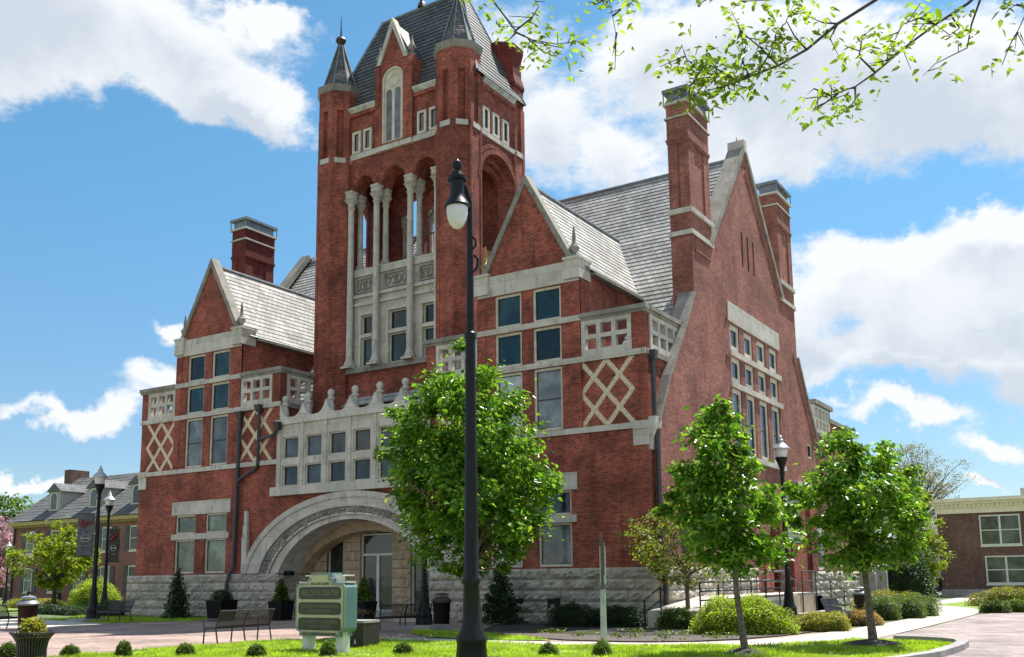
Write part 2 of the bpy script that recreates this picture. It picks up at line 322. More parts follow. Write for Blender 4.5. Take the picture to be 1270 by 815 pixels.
# ------------------------------------------------------------------ mesh helpers
class MB:
    def __init__(s): s.v = []; s.f = []; s.m = []; s.mi = 0; s.T = None; s.cuts = []
    def cut(s):
        '''what is added next is a piece of its own'''
        if s.v: s.cuts.append((len(s.v), len(s.f)))
    def pieces(s):
        if not s.cuts: return [s]
        out = []; e = [(0, 0)] + s.cuts + [(len(s.v), len(s.f))]
        for (va, fa), (vb, fb) in zip(e, e[1:]):
            if fb > fa:
                p = MB(); p.v = s.v[va:vb]; p.f = [tuple(i-va for i in f) for f in s.f[fa:fb]]; p.m = s.m[fa:fb]; out.append(p)
        return out
    def add(s, vs, fs):
        o = len(s.v)
        if s.T is not None: vs = [tuple(s.T @ Vector(p)) for p in vs]
        s.v.extend(tuple(p) for p in vs); s.f.extend(tuple(i+o for i in f) for f in fs); s.m.extend([s.mi]*len(fs))
    def box(s, x0, x1, y0, y1, z0, z1):
        s.hexa([(x0, y0, z0), (x1, y0, z0), (x1, y1, z0), (x0, y1, z0), (x0, y0, z1), (x1, y0, z1), (x1, y1, z1), (x0, y1, z1)])
    def hexa(s, c): s.add(c, [(3, 2, 1, 0), (4, 5, 6, 7), (0, 1, 5, 4), (1, 2, 6, 5), (2, 3, 7, 6), (3, 0, 4, 7)])
    def pb(s, F, u0, u1, v0, v1, w0, w1):
        s.hexa([F(u0, v0, w0), F(u1, v0, w0), F(u1, v0, w1), F(u0, v0, w1), F(u0, v1, w0), F(u1, v1, w0), F(u1, v1, w1), F(u0, v1, w1)])
    def prism(s, F, poly, w0, w1):
        n = len(poly)
        s.add([F(u, v, w0) for u, v in poly] + [F(u, v, w1) for u, v in poly],
              [tuple(range(n))[::-1], tuple(range(n, 2*n))] + [(i, (i+1) % n, n+(i+1) % n, n+i) for i in range(n)])
    def strip(s, F, a, b, w0, w1):
        """band between two polylines a,b (same length), extruded"""
        for i in range(len(a)-1):
            s.prism(F, [a[i], a[i+1], b[i+1], b[i]], w0, w1)
    def tube(s, pts, r, n=8, cap=True):
        pts = [Vector(p) for p in pts]; rs = r if isinstance(r, (list, tuple)) else [r]*len(pts)
        vs = []; ref = None
        for i, p in enumerate(pts):
            d = (pts[min(i+1, len(pts)-1)] - pts[max(i-1, 0)]).normalized()
            if ref is None: ref = d.orthogonal().normalized()
            a = (ref - d*ref.dot(d)).normalized(); ref = a; b = d.cross(a)
            vs += [p + (a*math.cos(2*math.pi*k/n) + b*math.sin(2*math.pi*k/n))*rs[i] for k in range(n)]
        fs = [(i*n+k, i*n+(k+1) % n, (i+1)*n+(k+1) % n, (i+1)*n+k) for i in range(len(pts)-1) for k in range(n)]
        if cap: fs += [tuple(range(n))[::-1], tuple(range((len(pts)-1)*n, len(pts)*n))]
        s.add(vs, fs)
    def lathe(s, c, prof, n=16, rot=0.0, cap=True):
        vs = [(c[0]+r*math.cos(rot+2*math.pi*k/n), c[1]+r*math.sin(rot+2*math.pi*k/n), c[2]+z) for r, z in prof for k in range(n)]
        fs = [(i*n+k, i*n+(k+1) % n, (i+1)*n+(k+1) % n, (i+1)*n+k) for i in range(len(prof)-1) for k in range(n)]
        if cap: fs += [tuple(range(n))[::-1], tuple(range((len(prof)-1)*n, len(prof)*n))]
        s.add(vs, fs)
    def build_pieces(s, name, mat, parent, smooth=False):
        for p in s.pieces(): o = p.build(name, mat, parent, smooth)
        return o
    def build(s, name, mat, parent=None, smooth=False, label=None, loc=None):
        me = bpy.data.meshes.new(name); me.from_pydata(s.v, [], s.f)
        for m in (mat if isinstance(mat, (list, tuple)) else [mat]): me.materials.append(m)
        if any(s.m): me.polygons.foreach_set('material_index', s.m)
        if smooth:
            me.polygons.foreach_set('use_smooth', [True]*len(me.polygons))
            me.set_sharp_from_angle(angle=R(38))
        me.update()
        o = bpy.data.objects.new(name, me); COL.objects.link(o)
        if parent is not None: o.parent = parent
        if label: o['label'] = label
        if loc: o.location = loc
        return o

def tag(o, label=None, cat=None, group=None, kind=None):
    if label: o['label'] = label
    if cat: o['category'] = cat
    if group: o['group'] = group
    if kind: o['kind'] = kind
    return o
def thing(name, label, cat, loc=(0, 0, 0), rz=0.0, group=None):
    o = bpy.data.objects.new(name, None); COL.objects.link(o); o.empty_display_size = 0.3
    o.location = loc; o.rotation_euler = (0, 0, rz); tag(o, label, cat, group)
    return o
def copy_tree(o, parent=None):
    c = o.copy(); COL.objects.link(c)
    if parent is not None: c.parent = parent
    for ch in [x for x in bpy.data.objects if x.parent == o]: copy_tree(ch, c)
    return c
def place(o, loc, rz=0.0, label=None, scale=None):
    o.location = loc; o.rotation_euler = (0, 0, rz)
    if label: o['label'] = label
    if scale: o.scale = (scale,)*3
    return o
def FY(y0): return lambda u, v, w: (u, y0-w, v)          # a wall that faces the front
def FX(x0): return lambda u, v, w: (x0+w, u, v)          # a wall that faces right
def FXL(x0): return lambda u, v, w: (x0-w, u, v)         # a wall that faces left
def FYB(y0): return lambda u, v, w: (u, y0+w, v)         # a wall that faces the back

def interp(pl, v):
    """u on a polyline [(u,v)...] sorted by v"""
    for (ua, va), (ub, vb) in zip(pl, pl[1:]):
        if va <= v <= vb: return ua + (ub-ua)*(0 if vb == va else (v-va)/(vb-va))
    return pl[0][0] if v < pl[0][1] else pl[-1][0]
def wall(mb, F, left, right, holes=(), depth=0.22):
    """sheet between two outlines (polylines by height) with rectangular holes and their reveals"""
    vs = sorted({v for _, v in left} | {v for _, v in right} | {h[2] for h in holes} | {h[3] for h in holes})
    v0, v1 = max(left[0][1], right[0][1]), min(left[-1][1], right[-1][1])
    vs = [v for v in vs if v0 <= v <= v1]
    for a, b in zip(vs, vs[1:]):
        if b-a < 1e-6: continue
        mid = (a+b)/2; act = sorted(h for h in holes if h[2] < mid < h[3])
        e = 1e-7
        xs = [(interp(left, a+e), interp(left, b-e))]
        for h in act: xs += [(h[0], h[0]), (h[1], h[1])]
        xs += [(interp(right, a+e), interp(right, b-e))]
        for (l, r) in zip(xs[0::2], xs[1::2]):
            mb.add([F(l[0], a, 0), F(r[0], a, 0), F(r[1], b, 0), F(l[1], b, 0)], [(0, 1, 2, 3)])
    for (ua, ub, va, vb) in [h[:4] for h in holes]:
        q = [(ua, va), (ub, va), (ub, vb), (ua, vb)]
        for i in range(4):
            p, r = q[i], q[(i+1) % 4]
            mb.add([F(*p, 0), F(*r, 0), F(*r, -depth), F(*p, -depth)], [(0, 1, 2, 3)])
def rect(mb, F, u0, u1, v0, v1, holes=(), depth=0.22): wall(mb, F, [(u0, v0), (u0, v1)], [(u1, v0), (u1, v1)], holes, depth)
def arch_wall(mb, F, u0, u1, v0, v1, ops, depth, n=14, back=True):
    """ops: (ua, ub, v_bottom, v_spring, rise)"""
    cur = u0
    def quad(a, b, c, d):
        for w in ((0, -depth) if back else (0,)): mb.add([F(*a, w), F(*b, w), F(*c, w), F(*d, w)], [(0, 1, 2, 3)])
    for (ua, ub, vb, vs, rise) in ops:
        if ua > cur: quad((cur, v0), (ua, v0), (ua, v1), (cur, v1))
        if vb > v0: quad((ua, v0), (ub, v0), (ub, vb), (ua, vb)); mb.add([F(ua, vb, 0), F(ub, vb, 0), F(ub, vb, -depth), F(ua, vb, -depth)], [(0, 1, 2, 3)])
        c, a = (ua+ub)/2, (ub-ua)/2
        pts = [(c-a*math.cos(math.pi*i/n), vs+rise*math.sin(math.pi*i/n)) for i in range(n+1)]
        for p, q in zip(pts, pts[1:]):
            quad(p, q, (q[0], v1), (p[0], v1)); mb.add([F(*p, 0), F(*q, 0), F(*q, -depth), F(*p, -depth)], [(0, 1, 2, 3)])
        for u in (ua, ub): mb.add([F(u, vb, 0), F(u, vs, 0), F(u, vs, -depth), F(u, vb, -depth)], [(0, 1, 2, 3)])
        cur = ub
    if cur < u1: quad((cur, v0), (u1, v0), (u1, v1), (cur, v1))
def courses(mb, A, B, C, D, step=0.25, lift=0.026, jit=0.0):
    """stepped slate courses on a slope; A,B bottom, C,D top (B under C)"""
    A, B, C, D = map(Vector, (A, B, C, D)); H = D.z-A.z
    n = (B-A).cross(D-A).normalized()
    if n.z < 0: n = -n
    zs = [A.z] + [k*step for k in range(int(math.floor(A.z/step))+1, int(math.ceil(D.z/step)))] + [D.z]
    for a, b in zip(zs, zs[1:]):
        ta, tb = (a-A.z)/H, (b-A.z)/H
        l0, r0, l1, r1 = A.lerp(D, ta), B.lerp(C, ta), A.lerp(D, tb), B.lerp(C, tb)
        mb.add([l0, r0, r0+n*lift, l0+n*lift, r1+n*0.004, l1+n*0.004], [(0, 1, 2, 3), (3, 2, 4, 5)])
def rockface(mb, F, u0, u1, v0, v1, rows, lens=(0.9, 1.7), proud=0.09, seed=1, joint=0.018, back=-0.06):
    rng = random.Random(seed); h = (v1-v0)/rows
    for r in range(rows):
        u = u0; a, b = v0+r*h+joint/2, v0+(r+1)*h-joint/2
        while u < u1-1e-3:
            L = rng.uniform(*lens); e = u+L
            if u1-e < lens[0]*0.6: e = u1
            p, q = u+joint/2, e-joint/2; nx, ny = max(3, int((q-p)/0.13)), 4
            vs = []; fs = []; base = rng.uniform(0.55, 1.1)*proud; tx, ty = rng.uniform(-.4, .4), rng.uniform(-.5, .5)
            for j in range(ny+1):
                for i in range(nx+1):
                    edge = i in (0, nx) or j in (0, ny)
                    s, t = i/nx-.5, j/ny-.5
                    w = 0.0 if edge else base*(1+tx*s+ty*t)+rng.uniform(-.05, .045)
                    ju, jv = (0, 0) if edge else (rng.uniform(-.03, .03), rng.uniform(-.02, .02))
                    vs.append(F(p+(q-p)*i/nx+ju, a+(b-a)*j/ny+jv, w))
            for j in range(ny):
                for i in range(nx): k = j*(nx+1)+i; fs.append((k, k+1, k+nx+2, k+nx+1))
            n0 = len(vs); vs += [F(p, a, back), F(q, a, back), F(q, b, back), F(p, b, back)]
            c = [0, nx, ny*(nx+1)+nx, ny*(nx+1)]
            ring = list(range(0, nx+1))
            fs += [tuple([n0, n0+1] + ring[::-1]), tuple([n0+1, n0+2] + [j*(nx+1)+nx for j in range(ny, -1, -1)]),
                   tuple([n0+2, n0+3] + [ny*(nx+1)+i for i in range(0, nx+1)]), tuple([n0+3, n0] + [j*(nx+1) for j in range(0, ny+1)])]
            mb.add(vs, fs); u = e
def raw_mesh(name, V, faces_n, Fidx, mat, parent=None, loc=None):
    """numpy mesh: V (n,3), faces all with faces_n corners, Fidx (m,faces_n)"""
    me = bpy.data.meshes.new(name); m = len(Fidx)
    me.vertices.add(len(V)); me.vertices.foreach_set('co', np.ascontiguousarray(V, dtype=np.float32).ravel())
    me.loops.add(m*faces_n); me.loops.foreach_set('vertex_index', np.ascontiguousarray(Fidx, dtype=np.int32).ravel())
    me.polygons.add(m); me.polygons.foreach_set('loop_start', np.arange(0, m*faces_n, faces_n, dtype=np.int32))
    me.polygons.foreach_set('loop_total', np.full(m, faces_n, dtype=np.int32))
    me.materials.append(mat); me.update(calc_edges=True); me.validate()
    o = bpy.data.objects.new(name, me); COL.objects.link(o)
    if parent is not None: o.parent = parent
    if loc: o.location = loc
    return o
def leaf_geo(P, size, width=0.5, droop=0.35, up=0.5, outward=None, rng=RNG):
    """folded leaves (two triangles on a midrib) at points P"""
    n = len(P); a = rng.uniform(0, 2*np.pi, n); L = size*rng.uniform(0.65, 1.25, n)
    d = np.stack([np.cos(a), np.sin(a), rng.normal(-droop, 0.45, n)], 1)
    if outward is not None: d += outward*0.7
    d /= np.linalg.norm(d, axis=1, keepdims=True)
    nr = np.stack([rng.normal(0, .7, n), rng.normal(0, .7, n), np.abs(rng.normal(up, .5, n))+.1], 1)
    s = np.cross(d, nr); s /= np.linalg.norm(s, axis=1, keepdims=True)+1e-9
    nn = np.cross(s, d); W = L*width*0.5
    b = P; tip = P+d*L[:, None]; m1 = P+d*(L*0.30)[:, None]+nn*(W*0.40)[:, None]; m2 = P+d*(L*0.66)[:, None]+nn*(W*0.25)[:, None]-np.array([0, 0, 1])*(L*.05)[:, None]
    V = np.stack([b, m1+s*W[:, None], m2+s*(W*.72)[:, None], tip-np.array([0, 0, 1])*(L*.12)[:, None], m2-s*(W*.72)[:, None], m1-s*W[:, None]], 1).reshape(-1, 3)
    k = np.arange(n)*6
    F = np.concatenate([np.stack([k, k+1, k+2, k+3], 1), np.stack([k, k+3, k+4, k+5], 1)], 0)
    return V, F

# ================================================================== the setting: ground
def sheet(name, poly, z, mat, kind='structure'):
    mb = MB(); mb.add([(x, y, z) for x, y in poly], [tuple(range(len(poly)))])
    return tag(mb.build(name, mat), kind=kind)
sheet('ground', [(-900, -300), (900, -300), (900, 1200), (-900, 1200)], -0.030, FAR)
LAWN_TOP = [(-6.45, -18.23), (-6.55, -16.6), (-6.5, -15.0), (-6.2, -12.8), (-5.6, -11.6), (-4.6, -10.9), (-2.4, -10.45), (-0.1, -10.5), (2.25, -10.42), (4.29, -10.02), (6.06, -9.2), (7.01, -8.4), (7.6, -7.0), (8.2, -5.6), (8.71, -5.1), (9.58, -5.4), (10.4, -5.8), (10.8, -6.6)]
LAWN = LAWN_TOP + [(10.9, -8.3), (10.8, -10.6), (10.0, -14), (8.5, -18), (6, -22), (1, -25), (-4, -26), (-6.4, -25)]
sheet('plaza', [(-26, -30), (12, -30), (12, -5), (7, -1), (2, -1.4), (-4.6, -1.4), (-5.5, -0.02), (-26, -0.02)], -0.020, PLAZA)
sheet('brick_street', [(10.6, -40), (80, -40), (80, 40), (12, 24), (9.2, 16.5), (8.7, 13.0), (8.7, 2), (8.55, -4.4), (10.6, -5)], -0.014, STREET)
sheet('sidewalk', [(-4.9, -10.7), (-4.7, -9.35), (-1.0, -9.25), (1.55, -9.1), (3.75, -8.6), (5.3, -7.4), (6.1, -5.6), (6.5, -3.4), (6.75, 0), (6.9, 4.5), (6.95, 12), (5.9, 20.7), (3.4, 31), (3.0, 60), (5.6, 60), (6.6, 30), (8.2, 20), (8.6, 13), (8.6, 2), (8.5, -4.6), (8.2, -5.7), (7.5, -7.2), (6.6, -8.9), (4.3, -10.1), (2.25, -10.5), (-2.4, -10.5)], -0.008, CONC)
sheet('sidewalk_border', [(7.7, -6.0), (7.85, 2), (7.9, 13), (7.2, 21), (6.3, 26), (6.55, 27), (8.0, 20.5), (8.45, 13), (8.4, 2), (8.25, -5.0)], -0.004, CONCB)
sheet('mulch_bed', [(-5.8, -1.55), (-3.4, -6.1), (-2.0, -6.9), (-0.2, -7.9), (1.2, -8.5), (3.0, -8.5), (4.5, -7.9), (5.4, -6.4), (5.85, -4.9), (6.1, -3.3), (6.3, 0.4), (6.2, 1.0), (0.4, 1.0), (0.4, -0.15), (-5.8, -0.15)], 0.006, MULCH)
sheet('dry_mulch_edge', [(-3.2, -5.9), (-2.0, -6.8), (-0.2, -7.8), (1.2, -8.4), (3.0, -8.4), (4.4, -7.8), (5.3, -6.3), (5.75, -4.8), (4.9, -4.7), (3.6, -5.6), (1.5, -6.3), (-0.5, -5.9), (-2, -5.0)], 0.011, MULCHG)
sheet('lawn_strip', [(-6.2, -5.8), (-4.6, -5.5), (-3.3, -6.2), (-2.0, -6.95), (0.9, -8.75), (-1.0, -9.2), (-3.4, -8.7), (-5.2, -7.2)], 0.003, SOIL)
sheet('lawn_left', [(-31, -3.9), (-23.0, -5.6), (-20.8, -2.8), (-22, -0.4), (-33, 1.5)], -0.012, SOIL)
sheet('path_left', [(-70, 2), (-30, -3.5), (-22, -6.6), (-22.6, -9.5), (-60, -14)], -0.016, CONC)
sheet('lawn_far_left', [(-95, 4), (-40, 2), (-30.5, 2), (-30.5, 9), (-50, 17), (-100, 30)], -0.010, SOIL)
sheet('verge_right', [(4.6, 28), (7.3, 22.5), (8.1, 19), (9.2, 16.9), (12, 24.3), (40, 31), (40, 45), (6, 47)], -0.003, SOIL)
lb = MB(); lb.add([(x, y, 0.015) for x, y in LAWN] + [(x, y, -0.03) for x, y in LAWN], [tuple(range(len(LAWN)))] + [(i, (i+1) % len(LAWN), len(LAWN)+(i+1) % len(LAWN), len(LAWN)+i) for i in range(len(LAWN))])
tag(lb.build('lawn', SOIL), kind='structure')
kb = MB()
KP = [(9.15, -5.20), (9.75, -5.32), (10.4, -5.62), (10.82, -6.15), (11.0, -6.9), (11.07, -8.3), (10.97, -10.6), (10.2, -14), (8.7, -18)]
KQ = []
for (a, b) in zip(KP, KP[1:]):
    a, b = Vector((*a, 0)), Vector((*b, 0)); k = max(1, round((b-a).length/1.1)); KQ += [(a.lerp(b, i/k), a.lerp(b, (i+1)/k-.012)) for i in range(k)]
for (a, b) in KQ:
    d = (b-a).normalized(); s = Vector((-d.y, d.x, 0))*0.13
    zz = 0.12
    kb.hexa([a-s-Vector((0, 0, .03)), b-s-Vector((0, 0, .03)), b+s-Vector((0, 0, .03)), a+s-Vector((0, 0, .03)), a-s+Vector((0, 0, zz)), b-s+Vector((0, 0, zz)), b+s+Vector((0, 0, zz)), a+s+Vector((0, 0, zz))])
tag(kb.build('kerb', LEDGE), kind='structure')
mp = MB()
for (x, y, r) in ((9.05, -7.35, 0.75), (7.3, -11.45, 0.5), (-2.9, -12.7, 0.01), (3.4, -16.0, 1.3)):
    mp.lathe((x, y, 0.014), [(r, 0), (r*.8, .05), (r*.45, .10), (r*.12, .13)], 18)
tag(mp.build('tree_mulch', MULCH), kind='structure')

# grass blades
def in_poly(P, poly):
    x, y = P[:, 0], P[:, 1]; c = np.zeros(len(P), bool); j = len(poly)-1
    for i in range(len(poly)):
        xi, yi = poly[i]; xj, yj = poly[j]
        m = ((yi > y) != (yj > y)) & (x < (xj-xi)*(y-yi)/(yj-yi+1e-12)+xi); c ^= m; j = i
    return c
def grass(name, poly, n, z, h=0.07):
    p = np.array(poly); lo, hi = p.min(0), p.max(0)
    P = RNG.uniform(lo, hi, (n, 2)); P = P[in_poly(P, poly)]; P = P[RNG.random(len(P)) < .62+.45*np.sin(P[:, 0]*1.1+1.3*np.sin(P[:, 1]*.9))*np.cos(P[:, 1]*1.3-P[:, 0]*.6)]; m = len(P)
    a = RNG.uniform(0, 2*np.pi, m); hh = h*RNG.uniform(.5, 1.3, m)*(1+0.35*np.sin(P[:, 0]*1.7+np.sin(P[:, 1]*2.1)*2)); w = 0.011
    s = np.stack([np.cos(a), np.sin(a), np.zeros(m)], 1); b = np.column_stack([P, np.full(m, z)])
    lean = RNG.normal(0, .5, (m, 2))*hh[:, None]
    V = np.concatenate([(b-s*w)[:, None], (b+s*w)[:, None], (b+np.column_stack([lean, hh]))[:, None]], 1).reshape(-1, 3)
    return tag(raw_mesh(name, V, 3, np.arange(m*3).reshape(-1, 3), GRASS), kind='stuff', label='short bright green grass of the lawn', cat='grass')
grass('grass', [q for q in LAWN if q[1] > -20] + [(6.5, -20), (-6.3, -20)], 260000, 0.01)
grass('strip_grass', [(-6.1, -5.9), (-4.6, -5.6), (-3.3, -6.25), (-2.0, -7.0), (0.9, -8.75), (-1.0, -9.15), (-3.4, -8.65), (-5.2, -7.2)], 16000, 0.0)
grass('corner_grass', [(-31, -3.9), (-23.0, -5.6), (-20.8, -2.8), (-22, -0.4), (-33, 1.5)], 22000, -0.015, 0.09)
for nm, lb_ in (('grass', 'short bright lawn grass in the foreground'), ('strip_grass', 'narrow strip of grass beyond the footpath'), ('corner_grass', 'shaded grass under the left lamp post')):
    bpy.data.objects[nm]['label'] = lb_

# ================================================================== courthouse
CH = thing('courthouse', 'red brick Victorian courthouse with tall central tower and stone arch entrance', 'courthouse')
WL, WR = -23.8, -5.05          # centre lines of the two wings
AX = -14.3                     # centre line of the entrance
def part(name, mb, mat, smooth=False, label=None):
    o = None
    for piece in mb.pieces(): o = piece.build(name, mat, CH, smooth, label)
    return o

def window(F, u0, u1, v0, v1, w=-0.1, fr=0.07, rows=1, cols=1, g=GLT, fm=CREAM, bars=0.035, g2=None):
    """a frame with panes set back in its opening"""
    f = MB()
    f.pb(F, u0, u0+fr, v0, v1, w-.08, w+.03); f.pb(F, u1-fr, u1, v0, v1, w-.08, w+.03)
    f.pb(F, u0+fr, u1-fr, v0, v0+fr, w-.08, w+.03); f.pb(F, u0+fr, u1-fr, v1-fr, v1, w-.08, w+.03)
    o = f.build('window', fm, CH)
    p = MB(); p.pb(F, u0+fr*.9, u1-fr*.9, v0+fr*.9, v1-fr*.9, w-.07, w-.045); p.build('glass', g, o)
    if True:
        s = MB(); e, k = fr*.9, .035
        for (a, b, lo, hi) in ((u0+e, u0+e+k, v0+e, v1-e), (u1-e-k, u1-e, v0+e, v1-e), (u0+e+k, u1-e-k, v0+e, v0+e+k), (u0+e+k, u1-e-k, v1-e-k, v1-e)): s.pb(F, a, b, lo, hi, w-.055, w-.02)
        for i in range(1, rows):
            v = v0+(v1-v0)*i/rows; s.pb(F, u0+fr*.95, u1-fr*.95, v-bars/2, v+bars/2, w-.06, w-.01)
        for i in range(1, cols):
            u = u0+(u1-u0)*i/cols; s.pb(F, u-bars/2, u+bars/2, v0+fr*.95, v1-fr*.95, w-.06, w-.008)
        s.build('sash_bar_and_shade', IRONW if fm is CREAM else fm, o)  # dark on cream frames: sash edges plus painted shade around the glass
    return o

F0 = FY(0.0)
# ---- lower storey
mb = MB()
def low_holes(c): return [(c-1.85, c-0.36, 2.12, 3.77), (c+0.36, c+1.85, 2.12, 3.77), (c-1.85, c-0.36, 4.05, 5.0), (c+0.36, c+1.85, 4.05, 5.0)]
rect(mb, F0, -28.85, -20.7, 2.0, 7.2, low_holes(-24.02))
rect(mb, F0, -7.9, 0.0, 2.0, 7.2, low_holes(-5.08))
arch_wall(mb, F0, -20.7, -7.9, 2.0, 5.7, [(AX-5.6, AX+5.6, 2.0, 2.0, 3.15)], 0.6, 28)
rect(mb, F0, -20.7, -18.7, 5.7, 7.2); rect(mb, F0, -9.95, -7.9, 5.7, 7.2)
rect(mb, FX(0.0), 0.0, 0.6, 2.0, 7.2)
rect(mb, FXL(-28.85), 0.0, 22.8, 2.0, 7.2)
part('front_wall', mb, BR)
mb = MB()
for c in (-24.02, -5.08):
    mb.cut(); mb.pb(F0, c-2.12, c+2.12, 5.0, 5.66, -.2, .03)
    mb.cut(); mb.pb(F0, c-2.08, c+2.08, 3.77, 4.05, -.2, .06)
part('window_lintel', mb, ST)
for c in (-24.02, -5.08):
    for s in (-1, 1):
        a, b = (c-1.85, c-0.36) if s < 0 else (c+0.36, c+1.85)
        window(F0, a, b, 2.12, 3.77, fr=.09, g=GLGREEN if c < -10 else GLB)
        window(F0, a, b, 4.05, 5.0, fr=.09, g=GLGREEN if c < -10 else GLG)
# ---- rock-faced base
mb = MB()
FB = FY(-0.10)
mb.cut(); rockface(mb, FB, -29.35, -18.68, 0.0, 2.06, 5, seed=2)
mb.cut(); rockface(mb, FB, -9.88, 0.10, 0.0, 2.06, 5, seed=5)
mb.cut(); rockface(mb, FX(0.10), -0.10, 0.62, 0.0, 2.06, 5, (0.5, 0.7), seed=8)
mb.cut(); rockface(mb, FX(0.36), 0.55, 10.4, 0.0, 2.06, 5, seed=9)
mb.cut(); rockface(mb, FX(0.30), 19.2, 31.5, 0.0, 1.92, 4, seed=10)
mb.cut(); rockface(mb, FX(-18.68), -0.10, 2.0, 0.0, 2.06, 5, seed=12)
mb.cut(); rockface(mb, FXL(-9.88), -0.10, 2.0, 0.0, 2.06, 5, seed=13)
mb.cut(); rockface(mb, FXL(-29.35), -0.1, 22.8, 0.0, 2.06, 5, (2.2, 3.5), seed=14)
part('stone_base', mb, RF)
mb = MB()
mb.box(-29.33, -18.75, -0.08, 0.5, -0.05, 2.04); mb.cut(); mb.box(-9.8, 0.05, -0.08, 0.5, -0.05, 2.04); mb.box(-0.5, .31, .5, 10.3, -.05, 2.04); mb.cut(); mb.box(-.5, .26, 19.25, 31.4, -.05, 1.9)
part('base_core', mb, STD)
for (u, v) in ((-22.4, 0.55), (-5.6, 0.5), (-4.0, 0.5)):
    g = MB(); g.pb(FB, u-.25, u+.25, v, v+.45, -.1, .075); o = part('cellar_vent', g, DARK)
    g = MB(); g.pb(FB, u-.30, u+.30, v+.45, v+.52, -.1, .10); g.build('vent_frame', STD, o)

# ---- belts, sills and string courses
mb = MB()
def belt(u0, u1, v0, v1, p=.05): mb.pb(F0, u0, u1, v0, v1, -.16, p)
for c in (WL, WR):
    mb.cut(); belt(c-5.05, c+5.05, 7.1, 7.32, .07)
    mb.cut(); belt(c-5.09, c+5.09, 9.84, 10.06, .09)
    mb.cut(); belt(c-2.42, c+2.42, 11.49, 11.71, .12)
part('string_course', mb, ST)
for (u0, u1) in ((-0.57, 0.03), (-28.88, -28.28)):
    mb = MB(); mb.pb(F0, u0, u1, 6.46, 7.06, -.15, .045); mb.pb(F0, u0-.0, u1+.02, 7.06, 7.36, -.15, .085)
    part('corner_block', mb, ST)
mb = MB()   # corbel under the raking parapet
pf = [(0.0, 6.3), (0.06, 6.3), (0.09, 6.7), (0.20, 7.0), (0.28, 7.15), (0.30, 7.5), (0.0, 7.5)]
mb.prism(lambda u, v, w: (u, w, v), pf, 0.06, 0.62); part('parapet_corbel', mb, ST)

# ---- wings
def pierced(F, u0, u1, v0, v1, cols, rows=2, w0=-.16, w1=.06, bar=.17):
    mb = MB(); b = bar; cw = (u1-u0-b)/cols; rh = (v1-v0-b-.06)/rows
    for i in range(cols+1): mb.pb(F, u0+i*cw, u0+i*cw+b, v0, v1, w0, w1)
    for j in range(rows+1):
        y = v0 + (0.06 if j else 0) + j*rh
        for i in range(cols): mb.pb(F, u0+i*cw+b, u0+(i+1)*cw, y, y+b+(0.06 if j == 0 else 0), w0, w1-.012)
    return part('pierced_parapet', mb, ST)
def lozenge(c0):
    mb = MB(); zt, zb, q = 9.83, 7.34, 4; h = (zt-zb)/q; a = 0.535
    for k in range(4):
        x = c0+(-2+ (0 if k == 0 else 2 if k in (1, 2) else 4))*a; d = 1 if k in (0, 2) else -1
        for j in range(q):
            # stepped brick diagonal
            n = 8
            for i in range(n):
                t = (i+.5)/n; xx = x + d*a*(t if j % 2 == 0 else 1-t); z = zt-(j+i/n)*h
                mb.pb(F0, xx-.115, xx+.115, z-h/n+.001, z-.001, -.03, .004+.002*k)
    part('lozenge_pattern', mb, LOZ)
FZ = None
